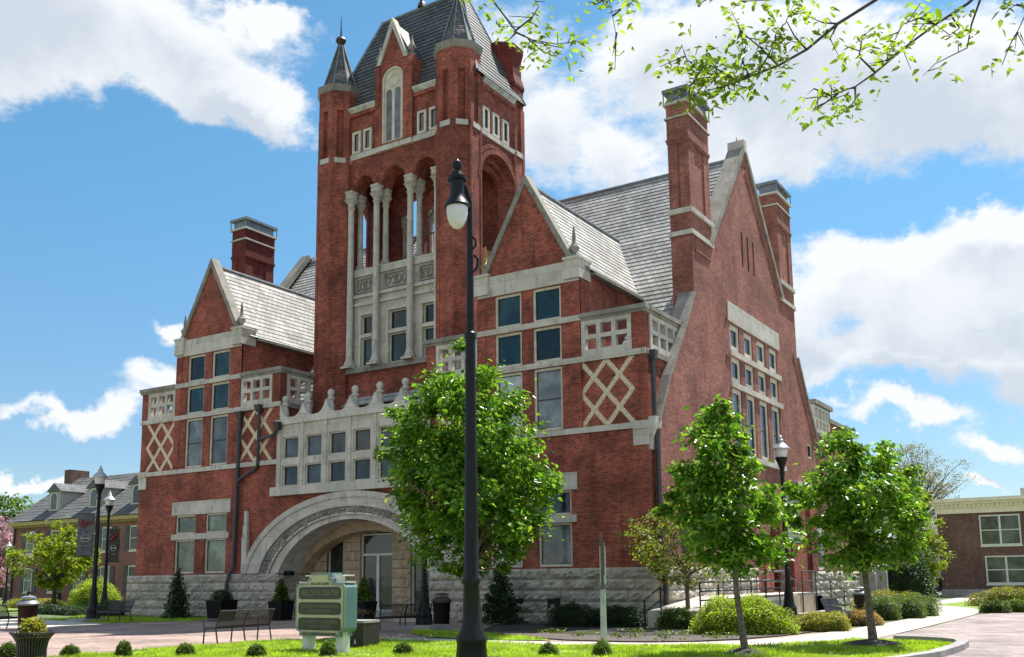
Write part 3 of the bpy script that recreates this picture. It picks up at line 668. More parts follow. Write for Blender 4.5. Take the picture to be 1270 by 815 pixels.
def wing(c, left_ret, right_ret):
    mb = MB(); L, Rr = c-5.05, c+5.05; b0, b1 = c-2.4, c+2.4
    rect(mb, F0, L, b0, 7.3, 10.0); rect(mb, F0, b1, Rr, 7.3, 10.0)
    FB_ = FY(-.05)
    wins = [(c-1.55, c-.27), (c+.25, c+1.55)]
    hs = [(a, b, lo, hi) for a, b in wins for lo, hi in ((7.34, 9.82), (10.07, 11.47), (11.72, 13.08))]
    rect(mb, FB_, b0, b1, 7.3, 13.95, hs)
    for u in (b0, b1): mb.pb(FB_, u-.004 if u > c else u-.0, u+.0 if u > c else u+.004, 7.3, 13.95, -.06, 0)
    # flank walls of the bay running back into the main roof
    rect(mb, FX(b1), -.05, 7.5, 9.9, 13.75); rect(mb, FXL(b0), -.05, 7.5, 9.9, 13.75)
    # pilasters
    for u in (b0, b1-.42): mb.pb(FB_, u+.003, u+.417, 7.33, 9.83, -.1, .03)
    for u in (b0, b1-.42): mb.pb(FB_, u+.003, u+.417, 10.07, 11.48, -.1, .03); mb.pb(FB_, u+.003, u+.417, 11.72, 13.1, -.1, .03)
    # end piers of the parapet
    for u in (L, Rr-.52): mb.box(u+.004, u+.516, -.045, .40, 10.05, 11.46)
    rect(mb, FX(Rr), 0, right_ret, 7.3, 10.0); rect(mb, FXL(L), 0, left_ret, 7.3, 10.0)
    part('wing_wall', mb, BR)
    mb = MB(); mb.box(L+.1, b0, .1, 4.5, 9.8, 9.9); mb.cut(); mb.box(b1, Rr-.1, .1, 4.5, 9.8, 9.9); part('terrace_roof', mb, LEAD)
    lozenge(c-5.05+1.08+.5); lozenge(c+5.05-1.62)
    for a, b in wins:
        k = GLB if c == WR else GLS
        window(FB_, a, b, 7.34, 9.82, fr=.1, rows=2, g=k); window(FB_, a, b, 10.07, 11.47, fr=.1, g=GLT); window(FB_, a, b, 11.72, 13.08, fr=.1, g=GLT)
    pierced(F0, L+.52, b0-.02, 10.07, 11.45, 3); pierced(F0, b1+.02, Rr-.52, 10.07, 11.45, 3)
    pierced(FX(Rr), .40, right_ret, 10.07, 11.45, 4 if right_ret > 3 else 3); pierced(FXL(L), .40, left_ret, 10.07, 11.45, 4)
    mb = MB()
    for (u0, u1) in ((L-.1, b0), (b1, Rr+.1)):
        mb.cut(); mb.pb(F0, u0, u1, 11.45, 11.56, -.26, .10); mb.pb(F0, u0-.03 if u0 < c-3 else u0, u1+.03 if u1 > c+3 else u1, 11.56, 11.73, -.3, .17)
    mb.cut(); mb.box(Rr-.25, Rr+.10, .26, right_ret, 11.452, 11.562); mb.box(Rr-.28, Rr+.17, .30, right_ret, 11.562, 11.728)
    mb.cut(); mb.box(L-.10, L+.25, .26, left_ret, 11.452, 11.562); mb.box(L-.17, L+.28, .30, left_ret, 11.562, 11.728)
    mb.cut(); mb.box(Rr-.2, Rr+.085, .0, right_ret, 9.845, 10.055); mb.cut(); mb.box(L-.085, L+.2, .0, left_ret, 9.845, 10.055)
    part('parapet_coping', mb, STD)
    # gable
    mb = MB(); mb.pb(FB_, b0+.02, b1-.02, 13.1, 13.95, -.3, .05)
    for s in (-1, 1):
        x = c+s*2.13; mb.box(min(x-.34, x+.34), max(x-.34, x+.34), -.2, .75, 13.20, 13.97); mb.box(x-.39, x+.39, -.24, .80, 13.97, 14.08)
    part('gable_band', mb, ST)
    mb = MB(); mb.prism(FB_, [(c-2.0, 13.94), (c+2.0, 13.94), (c, 17.68)], -.3, 0.0); part('gable', mb, BR)
    mb = MB()
    for s in (-1, 1):
        mb.prism(FB_, [(c, 17.58), (c, 18.02), (c+s*2.14, 14.08), (c+s*1.90, 14.08)], -.42, .09)
    part('gable_coping', mb, STD)
    for s in (-1, 1):
        mb = MB(); prof = [(.20, 0), (.20, .08), (.10, .14), (.09, .20), (.19, .34), (.21, .44), (.13, .56), (.085, .62), (.075, .9), (.03, 1.28), (.0, 1.30)]
        mb.lathe((c+s*2.1, .12, 14.08), prof, 12)
        part('finial', mb, GOLD if (c == WR and s < 0) else STD, True, 'tarnished gold finial' if (c == WR and s < 0) else None)
    # roof
    ye = 8.9
    mb = MB()
    for s in (-1, 1):
        courses(mb, (c+s*2.62, .30, 13.62), (c+s*2.62, ye, 13.62), (c+s*2.2, ye, 14.0), (c+s*2.2, .30, 14.0))
        courses(mb, (c+s*2.2, .30, 14.0), (c+s*2.2, ye, 14.0), (c, ye, 17.6), (c, .30, 17.6))
    r = part('wing_roof', mb, SLATE)
    mb = MB(); mb.tube([(c, .2, 17.66), (c, ye, 17.66)], .09, 6); mb.build('ridge', LEAD, r)
    mb = MB()
    for s in (-1, 1): mb.cut(); mb.box(min(c+s*2.42, c+s*2.68), max(c+s*2.42, c+s*2.68), .76, ye-1.5, 13.50, 13.60)
    mb.build_pieces('eave', STD, r)
wing(WL, 3.5, 2.6); wing(WR, 2.9, 3.45)

# ---- entrance gallery
GL, GR = -18.72, -9.92
FG = FY(-.12)
mb = MB(); hs = []
for i in range(6):
    x = AX+(i-2.5)*1.44
    hs += [(x-.49, x+.49, 6.0, 6.97), (x-.49, x+.49, 7.27, 8.29)]
rect(mb, FG, GL, GR, 5.98, 8.9, hs, .25); mb.pb(FG, GL-.35, GR+.35, 5.58, 5.985, -.3, .10)
mb.pb(FG, GL, GL+.004, 5.98, 8.9, -.3, 0); mb.pb(FG, GR-.004, GR, 5.98, 8.9, -.3, 0)
for i in range(7):
    x = AX+(i-3)*1.44; mb.pb(FG, x-.12, x+.12, 5.99, 8.88, -.05, .05)
mb.pb(FG, GL-.06, GR+.06, 8.88, 9.12, -.4, .12)
part('gallery', mb, ST)
for a, b, lo, hi in hs: window(FG, a, b, lo, hi, -.1, .06, g=GLG)
for i in range(6):
    mb = MB(); x0 = AX+(i-3)*1.44; n = 12
    bot = [(x0+1.44*k/n, 9.1) for k in range(n+1)]
    top = [(x0+1.44*k/n, 9.22+.62*abs(2*k/n-1)**3.2) for k in range(n+1)]
    mb.strip(FG, bot, top, -.22, .02); part('scalloped_parapet', mb, ST)
for i in range(7):
    x = AX+(i-3)*1.44; mb = MB()
    mb.lathe((x, .22, 9.08), [(.17, 0), (.17, .5), (.13, .62), (.11, .72), (.19, .80), (.16, .88), (.10, .93), (.16, 1.02), (.17, 1.12), (.12, 1.22), (.03, 1.27)], 10)
    part('parapet_finial', mb, ST, True)
mb = MB(); mb.box(GL, GR, .1, 2.9, 8.85, 9.05); part('gallery_roof', mb, LEAD)

# ---- entrance arch
def ell(a, b, z0, n=40, zmin=2.06):
    t0 = math.asin(max(-1, min(1, (zmin-z0)/b)))
    return [(AX+a*math.cos(t), z0+b*math.sin(t)) for t in np.linspace(math.pi-t0, t0, n)]
FA = FY(-.0)
E_out, E1, E2, E3, E4 = ell(6.50, 4.07, 1.5), ell(6.26, 3.86, 1.45), ell(5.55, 3.62, 1.3), ell(5.0, 3.46, 1.1), ell(4.55, 3.45, .9)
mb = MB()
mb.strip(FA, E1, E_out, -.3, .24); mb.strip(FA, E2, E1, -.3, .19)
part('arch_ring', mb, ST)
mb = MB(); mb.strip(FA, E3, E2, -.3, .10)
rng = random.Random(3)
for i in range(300):
    t = rng.random(); k = int(t*39); e = t*39-k; s = rng.uniform(.12, .88)
    p = Vector(E3[k]).lerp(Vector(E3[min(k+1, 39)]), e).lerp(Vector(E2[k]).lerp(Vector(E2[min(k+1, 39)]), e), s)
    r = rng.uniform(.05, .11); q = FA(p.x, p.y, .10)
    mb.lathe((q[0], q[1]-.0, q[2]-r*.6), [(r*.2, 0), (r*.8, r*.25), (r, r*.6), (r*.8, r), (r*.2, r*1.25)], 6)
part('arch_carving', mb, STD)
mb = MB(); mb.strip(FA, E4, E3, -1.3, .05)
E3b = ell(5.1, 3.52, 1.12); mb.strip(FA, E3, E3b, -.2, .15)
part('arch_soffit', mb, ST)
for s in (-1, 1):
    mb = MB(); x = AX+s*6.42
    mb.box(x-.16, x+.16, -.17, .1, 2.06, 3.75); mb.box(x-.13, x+.13, -.15, .1, 3.75, 4.3); mb.box(x-.10, x+.10, -.12, .1, 4.3, 5.0)
    part('arch_pinnacle', mb, ST)
# porch
mb = MB(); mb.box(-18.7, -9.85, -.1, 2.3, -.05, .10); mb.cut(); mb.box(-16.3, -12.3, .4, 2.2, .1, .25); part('porch_floor', mb, CONC)
mb = MB(); mb.box(-18.9, -9.7, .35, 2.6, 4.45, 4.6); mb.strip(FY(0), ell(4.55, 3.0, .9), ell(4.62, 3.45, 1.0), -2.1, -1.28); part('porch_ceiling', mb, TAN)
mb = MB(); FP = FY(2.05)
for (a, b) in ((-18.75, -17.55), (-16.55, -15.5), (-13.6, -12.55), (-11.5, -9.8)): mb.cut(); rockface(mb, FP, a, b, .1, 3.85, 9, (.45, .8), .05, seed=int(-a*10))
mb.cut()
for (a, b) in ((-16.55, -16.545), (-15.505, -15.5), (-13.6, -13.595), (-12.555, -12.55)): mb.pb(FP, a, b, .1, 3.86, -.5, -.01)
mb.pb(FP, -18.75, -9.8, 3.85, 4.5, -.3, .0); part('porch_wall', mb, TAN)
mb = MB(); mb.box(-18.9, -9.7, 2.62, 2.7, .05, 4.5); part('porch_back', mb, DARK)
FD = FY(2.25)
def glazed(u0, u1, v0, v1, mull, trans, name):
    f = MB(); t = .07
    f.pb(FD, u0, u0+t, v0, v1, -.06, .06); f.pb(FD, u1-t, u1, v0, v1, -.06, .06); f.pb(FD, u0+t, u1-t, v1-t, v1, -.06, .06); f.pb(FD, u0+t, u1-t, v0, v0+.14, -.06, .06)
    if trans: f.pb(FD, u0+t, u1-t, trans-.05, trans+.05, -.055, .055)
    for m in mull: f.pb(FD, m-.08, m+.08, v0+.14, (trans or v1)-.05, -.05, .05)
    o = part(name, f, WHITE)
    p = MB(); p.pb(FD, u0+.05, u1-.05, v0+.05, v1-.05, -.02, .0); p.build('glass', GLD, o)
    if mull:
        h = MB()
        for m in mull:
            for s in (-1, 1): h.tube([FD(m+s*.13, 1.15, .09), FD(m+s*.13, 1.75, .09)], .015, 6)
        h.build('handle', STEEL, o)
glazed(-15.5, -13.6, .25, 3.8, [-14.55], 2.85, 'entrance_door')
glazed(-17.55, -16.55, .12, 3.8, [], 0, 'porch_window'); glazed(-12.55, -11.5, .12, 3.8, [], 2.85, 'porch_window')
mb = MB(); mb.box(-18.55, -18.2, .3, .62, 1.95, 2.15); part('wall_lamp', mb, IRON)

# ---- downpipes
def pipe(name, pts, hop=None, r=.075):
    mb = MB(); mb.tube(pts, r, 8)
    o = part(name, mb, PIPE, True)
    if hop:
        h = MB(); x, y, z = hop; h.hexa([(x-.12, y-.1, z-.35), (x+.12, y-.1, z-.35), (x+.12, y+.1, z-.35), (x-.12, y+.1, z-.35), (x-.2, y-.2, z), (x+.2, y-.2, z), (x+.2, y+.12, z), (x-.2, y+.12, z)])
        h.build('rain_hopper', PIPE, o)
pipe('downpipe', [(-21.32, -.13, 9.75), (-21.36, -.13, 6.8), (-21.45, -.13, 2.35), (-21.5, -.32, 2.05), (-21.62, -.34, 1.6), (-21.62, -.32, 0.0)], (-21.31, -.13, 9.8), .09)
pipe('downpipe', [(-20.0, -.13, 9.7), (-20.02, -.13, 7.1), (-20.15, -.13, 6.95), (-21.2, -.15, 6.5), (-21.38, -.15, 6.3)], (-20.0, -.13, 10.0))
pipe('downpipe', [(-18.6, -.3, 8.75), (-18.7, -.3, 8.55), (-19.0, -.2, 8.45), (-19.95, -.14, 8.35)], (-18.55, -.3, 9.0))
pipe('downpipe', [(.13, .36, 9.95), (.13, .36, 7.55), (.17, .40, 7.2), (.20, .40, 6.3), (.20, .40, 2.1), (.36, .30, 1.9), (.36, .30, 0.0)], (.12, .34, 10.0), .085)

# ---- gable end
X0 = .25
FS = FX(X0)
CY = 11.6
rl = [(.5, 2.0), (.5, 7.42), (1.55, 9.15), (3.3, 11.5), (4.42, 13.2), (4.42, 15.95), (6.72, 15.95), (CY, 22.05)]
mir = lambda pl: [(2*CY-u, v) for u, v in pl]
rr = mir(rl)
hs = []
for i in range(4):
    y = 8.52+i*1.83
    hs += [(y, y+1.2, 11.65, 12.82), (y, y+1.2, 10.2, 11.34), (y, y+1.2, 7.05, 9.91)]
hs += [(y, y+.22, 15.35, 17.7) for y in (10.62, 11.42, 12.22)] + [(19.85, 20.75, 7.9, 8.7)]
hs += [(12.75, 14.3, 1.0, 4.4), (17.9, 18.9, 1.9, 6.2), (20.3, 22.0, 2.0, 3.9)]
mb = MB()
ldown = [(u, v) for u, v in rl if v != 15.95] + []
wall(mb, FS, [(.5, -.03), (.5, 7.42), (1.55, 9.15), (3.3, 11.5), (4.42, 13.2), (4.421, 15.95)], [(2*CY-.5, -.03), (2*CY-.5, 7.42), (2*CY-1.55, 9.15), (2*CY-3.3, 11.5), (2*CY-4.42, 13.2), (2*CY-4.421, 15.95)], [h for h in hs if h[3] < 15], .22)
wall(mb, FS, [(4.42, 15.95), (4.421, 16.0)], [(2*CY-4.42, 15.95), (2*CY-4.421, 16.0)], [], .22)
wall(mb, FS, [(6.72, 16.0), (CY, 22.05)], [(2*CY-6.72, 16.0), (CY, 22.05)], [(h[0], h[1], 16.0, h[3]) for h in hs if h[3] > 15], .22)
mb.add([FS(.5, 1.9, 0), FS(.5, 7.42, 0), FS(.5, 7.42, -.3), FS(.5, 1.9, -.3)], [(0, 1, 2, 3)])
# raised brick courses near the windows and along the rake
for (y0, y1, z) in ((4.75, 6.5, 15.1), (8.0, 8.2, 12.9), (7.9, 8.3, 11.2)): mb.pb(FS, y0, y1, z, z+.09, -.02, .05)
for a, b in zip(rr[1:5], rr[2:5]):
    mb.prism(FS, [(a[0]-.75, a[1]), (a[0]-.66, a[1]), (b[0]-.66, b[1]), (b[0]-.75, b[1])], -.02, .04)
for s, pl in ((1, [(7.2, 15.9), (CY, 21.3)]), (-1, mir([(7.2, 15.9), (CY, 21.3)]))):
    a, b = pl; mb.prism(FS, [(a[0], a[1]), (a[0]+s*.1, a[1]), (b[0]+s*.1, b[1]-.13), (b[0], b[1])], -.02, .04)
n = 14; cpts = [(13.525-.775*math.cos(math.pi*i/n), 3.62+.775*math.sin(math.pi*i/n)) for i in range(n+1)]
mb.strip(FS, cpts, [(u, 4.402) for u, _ in cpts], -.6, -.004)
part('gable_end_wall', mb, BRS)
mb = MB()
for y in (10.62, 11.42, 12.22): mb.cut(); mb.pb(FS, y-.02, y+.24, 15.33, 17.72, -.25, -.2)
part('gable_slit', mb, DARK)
mb = MB(); mb.pb(FS, 8.3, 15.65, 12.92, 13.82, -.25, .035); part('gable_lintel', mb, ST)
mb = MB()
for lo, hi in ((11.36, 11.6), (9.93, 10.17)): mb.cut(); mb.pb(FS, 8.35, 15.6, lo, hi, -.25, .09)
mb.cut(); mb.pb(FS, 8.3, 15.6, 6.8, 7.03, -.25, .10); part('gable_sill', mb, ST)
for (a, b, lo, hi) in hs[:12]: window(FS, a, b, lo, hi, -.08, .22 if lo > 9 else .2, rows=1 if lo > 9 else 2, g=GLD if lo > 9 else GLG)
window(FS, 19.85, 20.75, 7.9, 8.7, -.08, .1, cols=3, g=GLD)
# raking parapets: copings with real thickness
def raking(pl, t=.30, w0=-.62, w1=.09):
    mb = MB()
    for a, b in zip(pl, pl[1:]):
        d = Vector((b[0]-a[0], b[1]-a[1])).normalized(); n = Vector((-d.y, d.x)); n = n if n.y > 0 else -n
        mb.prism(FS, [a, b, (b[0]+n.x*t, b[1]+n.y*t), (a[0]+n.x*t, a[1]+n.y*t)], w0, w1)
    return mb
low = [(.45, 7.35), (1.55, 9.15), (3.3, 11.5), (4.40, 13.15)]
for pl in (low, mir(low)): part('raking_coping', raking(pl, .16), STD)
up = [(6.62, 15.83), (CY+.0, 22.05)]
for pl in (up, mir(up)): part('raking_coping', raking(pl, .26, -.7, .10), STD)
mb = MB(); mb.box(X0-.72, X0+.11, CY-.17, CY+.17, 22.0, 22.62); mb.lathe((X0-.3, CY, 22.6), [(.05, 0), (.03, .25), (0, .3)], 6); part('apex_stone', mb, ST)
mb = MB()   # slated slope behind the raking parapet
for a, b in zip(low, low[1:]): mb.add([(X0-.62, a[0]+.1, a[1]-.05), (X0-.62, b[0]+.1, b[1]-.05), (X0-1.3, b[0]+.1, b[1]-.9), (X0-1.3, a[0]+.1, a[1]-.9)], [(0, 1, 2, 3)])
part('parapet_flashing', mb, LEAD)

# ---- gable chimneys
def chimney(x0, x1, y0, y1, zb, zt, stone_low, mat=BRS, matf=BR):
    """brick stack with corner pilasters, stone bands and a raised cap"""
    mb = MB(); mb.box(x0+.05, x1-.05, y0+.05, y1-.05, zb, zt-1.05)
    pw = .62
    for (a, b) in ((x0, x0+.42), (x1-.42, x1)):
        for (c, d) in ((y0, y0+pw), (y1-pw, y1)): mb.box(a, b, c, d, (stone_low+1.05) if stone_low else zb, zt-1.06)
    z = zt-2.35; mb.box(x0-.06, x1+.06, y0-.06, y1+.06, z, z+.10); mb.box(x0-.03, x1+.03, y0-.03, y1+.03, z-.1, z)
    mb.box(x0-.015, x1+.015, y0-.015, y1+.015, z+.1, zt-1.36)
    mb.box(x0-.012, x1+.012, y0-.012, y1+.012, zt-1.24, zt-.71)
    if stone_low: mb.box(x0-.002, x1+.002, y0-.002, y1+.002, stone_low-.2, stone_low+.79)
    if stone_low: mb.box(x0-.002, x1-.03, y0-.002, y1+.002, zb, stone_low-.19)
    ch = part('chimney', mb, mat)
    mb = MB(); mb.box(x0-.09, x1+.09, y0-.09, y1+.09, zt-1.34, zt-1.26); mb.cut(); mb.box(x0-.12, x1+.12, y0-.12, y1+.12, zt-.71, zt-.60)
    if stone_low:
        mb.cut(); mb.box(x0-.07, x1+.07, y0-.07, y1+.07, stone_low-.18, stone_low+.02); mb.cut(); mb.box(x0-.08, x1+.08, y0-.08, y1+.08, stone_low+.78, stone_low+1.0)
    mb.build_pieces('stone_band', ST, ch)
    mb = MB(); mb.box(x0-.13, x1+.13, y0-.13, y1+.13, zt-.14, zt)
    mb.box(x0+.05, x1-.05, y0+.05, y1-.05, zt-.6, zt-.14)
    for (a, b) in ((x0-.1, y0-.1), (x1+.06, y0-.1), (x0-.1, y1+.06), (x1+.06, y1+.06)): mb.box(a, a+.04, b, b+.04, zt-.6, zt-.14)
    mb.build('chimney_cap', LEAD, ch)
for y0 in (4.40, 2*CY-6.72): chimney(-.66, .27, y0, y0+2.32, 9.0, 22.3, 15.92)
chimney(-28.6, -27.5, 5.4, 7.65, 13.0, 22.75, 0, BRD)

# ---- main roof
mb = MB()
courses(mb, (-28.5, 2.55, 9.95), (-.36, 2.55, 9.95), (-.36, CY-.02, 21.75), (-28.5, CY-.02, 21.75))
r = part('main_roof', mb, SLATE)
mb = MB(); mb.add([(-28.5, CY, 21.75), (-.36, CY, 21.75), (-.36, 20.65, 9.95), (-28.5, 20.65, 9.95)], [(0, 1, 2, 3)]); mb.build('rear_slope', SLATE, r)
mb = MB(); mb.tube([(-28.6, CY, 21.8), (-.3, CY, 21.8)], .11, 6); mb.build('ridge', LEAD, r)
XL = -28.85
mb = MB(); FSL = FXL(XL)
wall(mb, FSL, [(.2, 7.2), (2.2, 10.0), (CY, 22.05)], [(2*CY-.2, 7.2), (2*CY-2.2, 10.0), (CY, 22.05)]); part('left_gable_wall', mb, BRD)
mb = MB(); pl = [(3.0, 11.0), (CY, 22.1)]
for q in (pl, mir(pl)):
    a, b = q; d = Vector((b[0]-a[0], b[1]-a[1])).normalized(); n = Vector((-d.y, d.x)); n = n if n.y > 0 else -n
    mb.prism(FSL, [a, b, (b[0]+n.x*.3, b[1]+n.y*.3), (a[0]+n.x*.3, a[1]+n.y*.3)], -.55, .08)
part('left_raking_coping', mb, STD)

# ---- side entrance and rear range
mb = MB(); FE = FX(X0)
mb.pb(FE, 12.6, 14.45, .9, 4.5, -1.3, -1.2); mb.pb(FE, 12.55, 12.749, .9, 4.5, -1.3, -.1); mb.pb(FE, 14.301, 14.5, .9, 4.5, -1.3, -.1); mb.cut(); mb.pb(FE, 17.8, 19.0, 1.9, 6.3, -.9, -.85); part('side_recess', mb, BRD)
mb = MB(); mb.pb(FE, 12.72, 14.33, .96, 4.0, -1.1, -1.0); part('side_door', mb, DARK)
mb = MB(); mb.pb(FE, 11.55, 12.72, 2.9, 3.12, -.2, .12); mb.cut(); mb.pb(FE, 14.33, 15.4, 2.9, 3.12, -.2, .12); mb.cut(); mb.pb(FE, 17.0, 22.6, 6.2, 6.45, -.3, .22); mb.cut(); mb.pb(FE, 17.9, 18.9, 4.5, 5.2, -.84, -.5)
mb.cut(); mb.pb(FE, 20.1, 22.2, 3.9, 4.5, -.2, .04); part('side_stone_trim', mb, ST)
mb = MB(); mb.pb(FE, 15.4, 17.75, 0, 6.2, -.1, .25); mb.cut(); mb.pb(FE, 11.6, 12.7, .95, 2.9, -.1, .10); mb.cut(); mb.pb(FE, 19.0, 20.1, 1.9, 6.2, -.1, .16); part('side_pier', mb, BR)
window(FE, 20.3, 22.0, 2.0, 3.9, -.08, .12, rows=2, g=GLG, fm=WHITE)
mb = MB(); FR = FX(.1)
rect(mb, FR, 2*CY-.6, 25.5, 1.8, 9.6); rect(mb, FX(-.1), 25.5, 31.4, 1.8, 10.6, [(26.6, 27.9, 2.2, 4.2), (28.9, 30.2, 2.2, 4.2)]); rect(mb, FY(25.5), -.1, .1, 1.8, 9.6); rect(mb, FYB(31.4), -10, -.1, 1.8, 10.6)
rect(mb, FY(25.52), -10, -.1, 9.5, 10.6); mb.box(-.4, .09, 25.0, 25.5, 9.6, 11.2)
part('rear_wall', mb, BRS)
for y in (26.6, 28.9): window(FX(-.1), y, y+1.3, 2.2, 4.2, -.1, .1, rows=2, g=GLG, fm=WHITE)
pierced(FR, 2*CY-1.2, 25.0, 9.6, 11.15, 4)
mb = MB(); mb.box(-.4, .25, 2*CY-1.2, 25.65, 11.2, 11.45); mb.cut(); mb.box(-.45, .02, 25.66, 31.55, 10.6, 10.85); mb.cut(); mb.box(-.2, .2, 2*CY-.6, 25.55, 9.4, 9.6); part('rear_coping', mb, STD)
mb = MB(); mb.add([(-28.7, 20.65, 9.9), (-.3, 20.65, 9.9), (-.3, 31.3, 10.5), (-28.7, 31.3, 10.5)], [(0, 1, 2, 3)]); part('rear_roof', mb, LEAD)

# ---- tower
TC = -14.45
TXL, TXR, TYF, TYB = TC-3.77, TC+3.77, 3.13, 6.95     # turret centres
FT = FY(2.9)
mb = MB(); rect(mb, FT, -18.75, -10.1, 9.0, 11.65); part('tower_foot_wall', mb, BR)
mb = MB(); mb.pb(FT, -18.75, -10.1, 11.62, 11.86, -.3, .18); part('tower_sill', mb, STD)
W0, W1 = TXL+.75, TXR-.75
ops = [(-16.42, -15.68), (-14.68, -13.6), (-12.62, -11.9)]
hs = [(a, b, lo, hi) for a, b in ops for lo, hi in ((11.95, 13.36), (13.56, 14.5))]
FQ = FY(3.0)
mb = MB(); rect(mb, FQ, W0, W1, 11.8, 16.85, hs, .3)
mb.pb(FQ, W0, W1, 15.0, 15.14, -.1, .12); mb.pb(FQ, W0, W1, 15.40, 15.56, -.1, .16); mb.pb(FQ, W0, W1, 16.5, 16.86, -.9, .10)
for a, b in ops:
    mb.pb(FQ, a-.14, a-.02, 11.86, 14.62, -.05, .06); mb.pb(FQ, b+.02, b+.14, 11.86, 14.62, -.05, .06); mb.pb(FQ, a-.14, b+.14, 14.52, 14.66, -.05, .065); mb.pb(FQ, a-.02, b+.02, 13.38, 13.54, -.1, .05)
part('tower_stone_front', mb, ST)
for h in hs: window(FQ, *h, -.12, .055, g=GLT)
for (a, b) in ((-16.78, -15.62), (-14.98, -13.55), (-12.82, -11.85)):
    mb = MB(); mb.pb(FQ, a, b, 15.62, 15.72, -.05, .10); mb.pb(FQ, a, b, 16.32, 16.42, -.05, .10); mb.pb(FQ, a, a+.12, 15.72, 16.32, -.05, .10); mb.pb(FQ, b-.12, b, 15.72, 16.32, -.05, .10)
    rg = random.Random(int(a*10)); m = (a+b)/2
    for s in (-1, 1):
        mb.tube([FQ(m+s*(.12+.2*math.cos(t)), 16.02+.2*math.sin(t), .05) for t in np.linspace(0, 6.1, 12)], .04, 5)
        mb.tube([FQ(m+s*(b-a)*.34+.1*math.cos(t), 16.02+.2*math.sin(t), .05) for t in np.linspace(0, 6.1, 12)], .035, 5)
    part('carved_panel', mb, STD)
aops = [(-16.88, -15.66, 16.85, 20.95, .74), (-15.1, -13.67, 16.85, 20.95, .77), (-13.1, -11.78, 16.85, 20.95, .76)]
mb = MB()
def upper(F, u0, u1, ops_, lo):
    arch_wall(mb, F, u0, u1, lo, 25.2, ops_, .8, 14)
arch_wall(mb, FT, W0, W1, 20.9, 25.2, [(a, b, 20.9, 20.95, r) for a, b, _, _, r in aops], .8, 14)
for a, b, _, vs, r in aops:     # raised brick rings
    c, h = (a+b)/2, (b-a)/2; n = 14
    i1 = [(c-(h+.05)*math.cos(math.pi*i/n), vs+(r+.05)*math.sin(math.pi*i/n)) for i in range(n+1)]; o1 = [(c-(h+.27)*math.cos(math.pi*i/n), vs+(r+.27)*math.sin(math.pi*i/n)) for i in range(n+1)]
    mb.strip(FT, i1, o1, -.05, .035)
FTB = FYB(7.2)
arch_wall(mb, FTB, W0, W1, 9.0, 25.2, [(a-.12, b+.12, 16.85, 20.95, .9) for a, b, _, _, _ in aops], .8, 12)
rect(mb, FX(TXR+.95), 2.6, 7.6, 9.5, 16.8); rect(mb, FXL(TXL-.95), 2.6, 7.6, 9.5, 16.8)
arch_wall(mb, FX(TXR+.95), 2.6, 7.6, 16.8, 25.2, [(3.55, 6.55, 16.9, 20.3, 1.55)], .8, 18)
arch_wall(mb, FXL(TXL-.95), 2.6, 7.6, 16.8, 25.2, [(3.55, 6.55, 16.9, 20.3, 1.55)], .8, 18)
for q, (h, d) in enumerate(((1.5, .10), (1.78, .06))):
    n = 18; F_ = FX(TXR+.95)
    i1 = [(5.05-(h+.03)*math.cos(math.pi*i/n), 20.3+(h+.08)*math.sin(math.pi*i/n)) for i in range(n+1)]; o1 = [(5.05-(h+.24)*math.cos(math.pi*i/n), 20.3+(h+.30)*math.sin(math.pi*i/n)) for i in range(n+1)]
    mb.strip(F_, i1, o1, -.05, d)
for k, (h, w) in enumerate(((1.25, -.3), (1.0, -.5))):      # stepped inner arch orders
    n = 18; F_ = FX(TXR+.95)
    i1 = [(5.05-h*math.cos(math.pi*i/n), 20.3+h*math.sin(math.pi*i/n)) for i in range(n+1)]; o1 = [(5.05-(1.51)*math.cos(math.pi*i/n), 20.3+1.56*math.sin(math.pi*i/n)) for i in range(n+1)]
    mb.strip(F_, [(5.05-h, 16.9)]+i1+[(5.05+h, 16.9)], [(5.05-1.51, 16.9)]+o1+[(5.05+1.51, 16.9)], w-.22, w)
part('tower_wall', mb, BR)
mb = MB(); mb.box(W0-.6, W1+.6, 3.3, 7.3, 16.6, 16.84); mb.cut(); mb.box(W0-.6, W1+.6, 3.1, 7.3, 22.4, 22.5); part('belfry_floor', mb, BRD)
def column(x, y, z0, z1, r=.165, name='column'):
    mb = MB(); mb.box(x-.3, x+.3, y-.3, y+.3, z0, z0+.1)
    mb.lathe((x, y, z0+.1), [(.28, 0), (.30, .08), (.22, .14), (.24, .2), (r+.02, .28), (r, .4), (r*.9, z1-z0-1.0), (r+.04, z1-z0-.94), (r, z1-z0-.88)], 14)
    o = part(name, mb, ST, True)
    mb = MB(); mb.lathe((x, y, z1-.78), [(r*.95, 0), (r*1.1, .15), (r*1.75, .30), (r*1.35, .36), (r*1.9, .54), (r*1.5, .60), (r*1.95, .68)], 12); mb.lathe((x, y, z1-.1), [(r*2.0, 0), (r*2.0, .1)], 4, math.pi/4)
    for k in range(10):
        a = 2*math.pi*k/10; mb.tube([(x+math.cos(a)*r*1.1, y+math.sin(a)*r*1.1, z1-.6), (x+math.cos(a)*r*1.7, y+math.sin(a)*r*1.7, z1-.42), (x+math.cos(a)*r*2.05, y+math.sin(a)*r*2.05, z1-.46)], [.05, .05, .03], 5)
    mb.build('capital', ST, o, True)
for x in (-16.95, -15.3, -13.2, -11.6):
    column(x, 2.72, 11.86, 20.9)
    column(x, 3.42, 16.86, 20.9, .15)
    column(x, 7.0, 16.86, 20.9, .17)
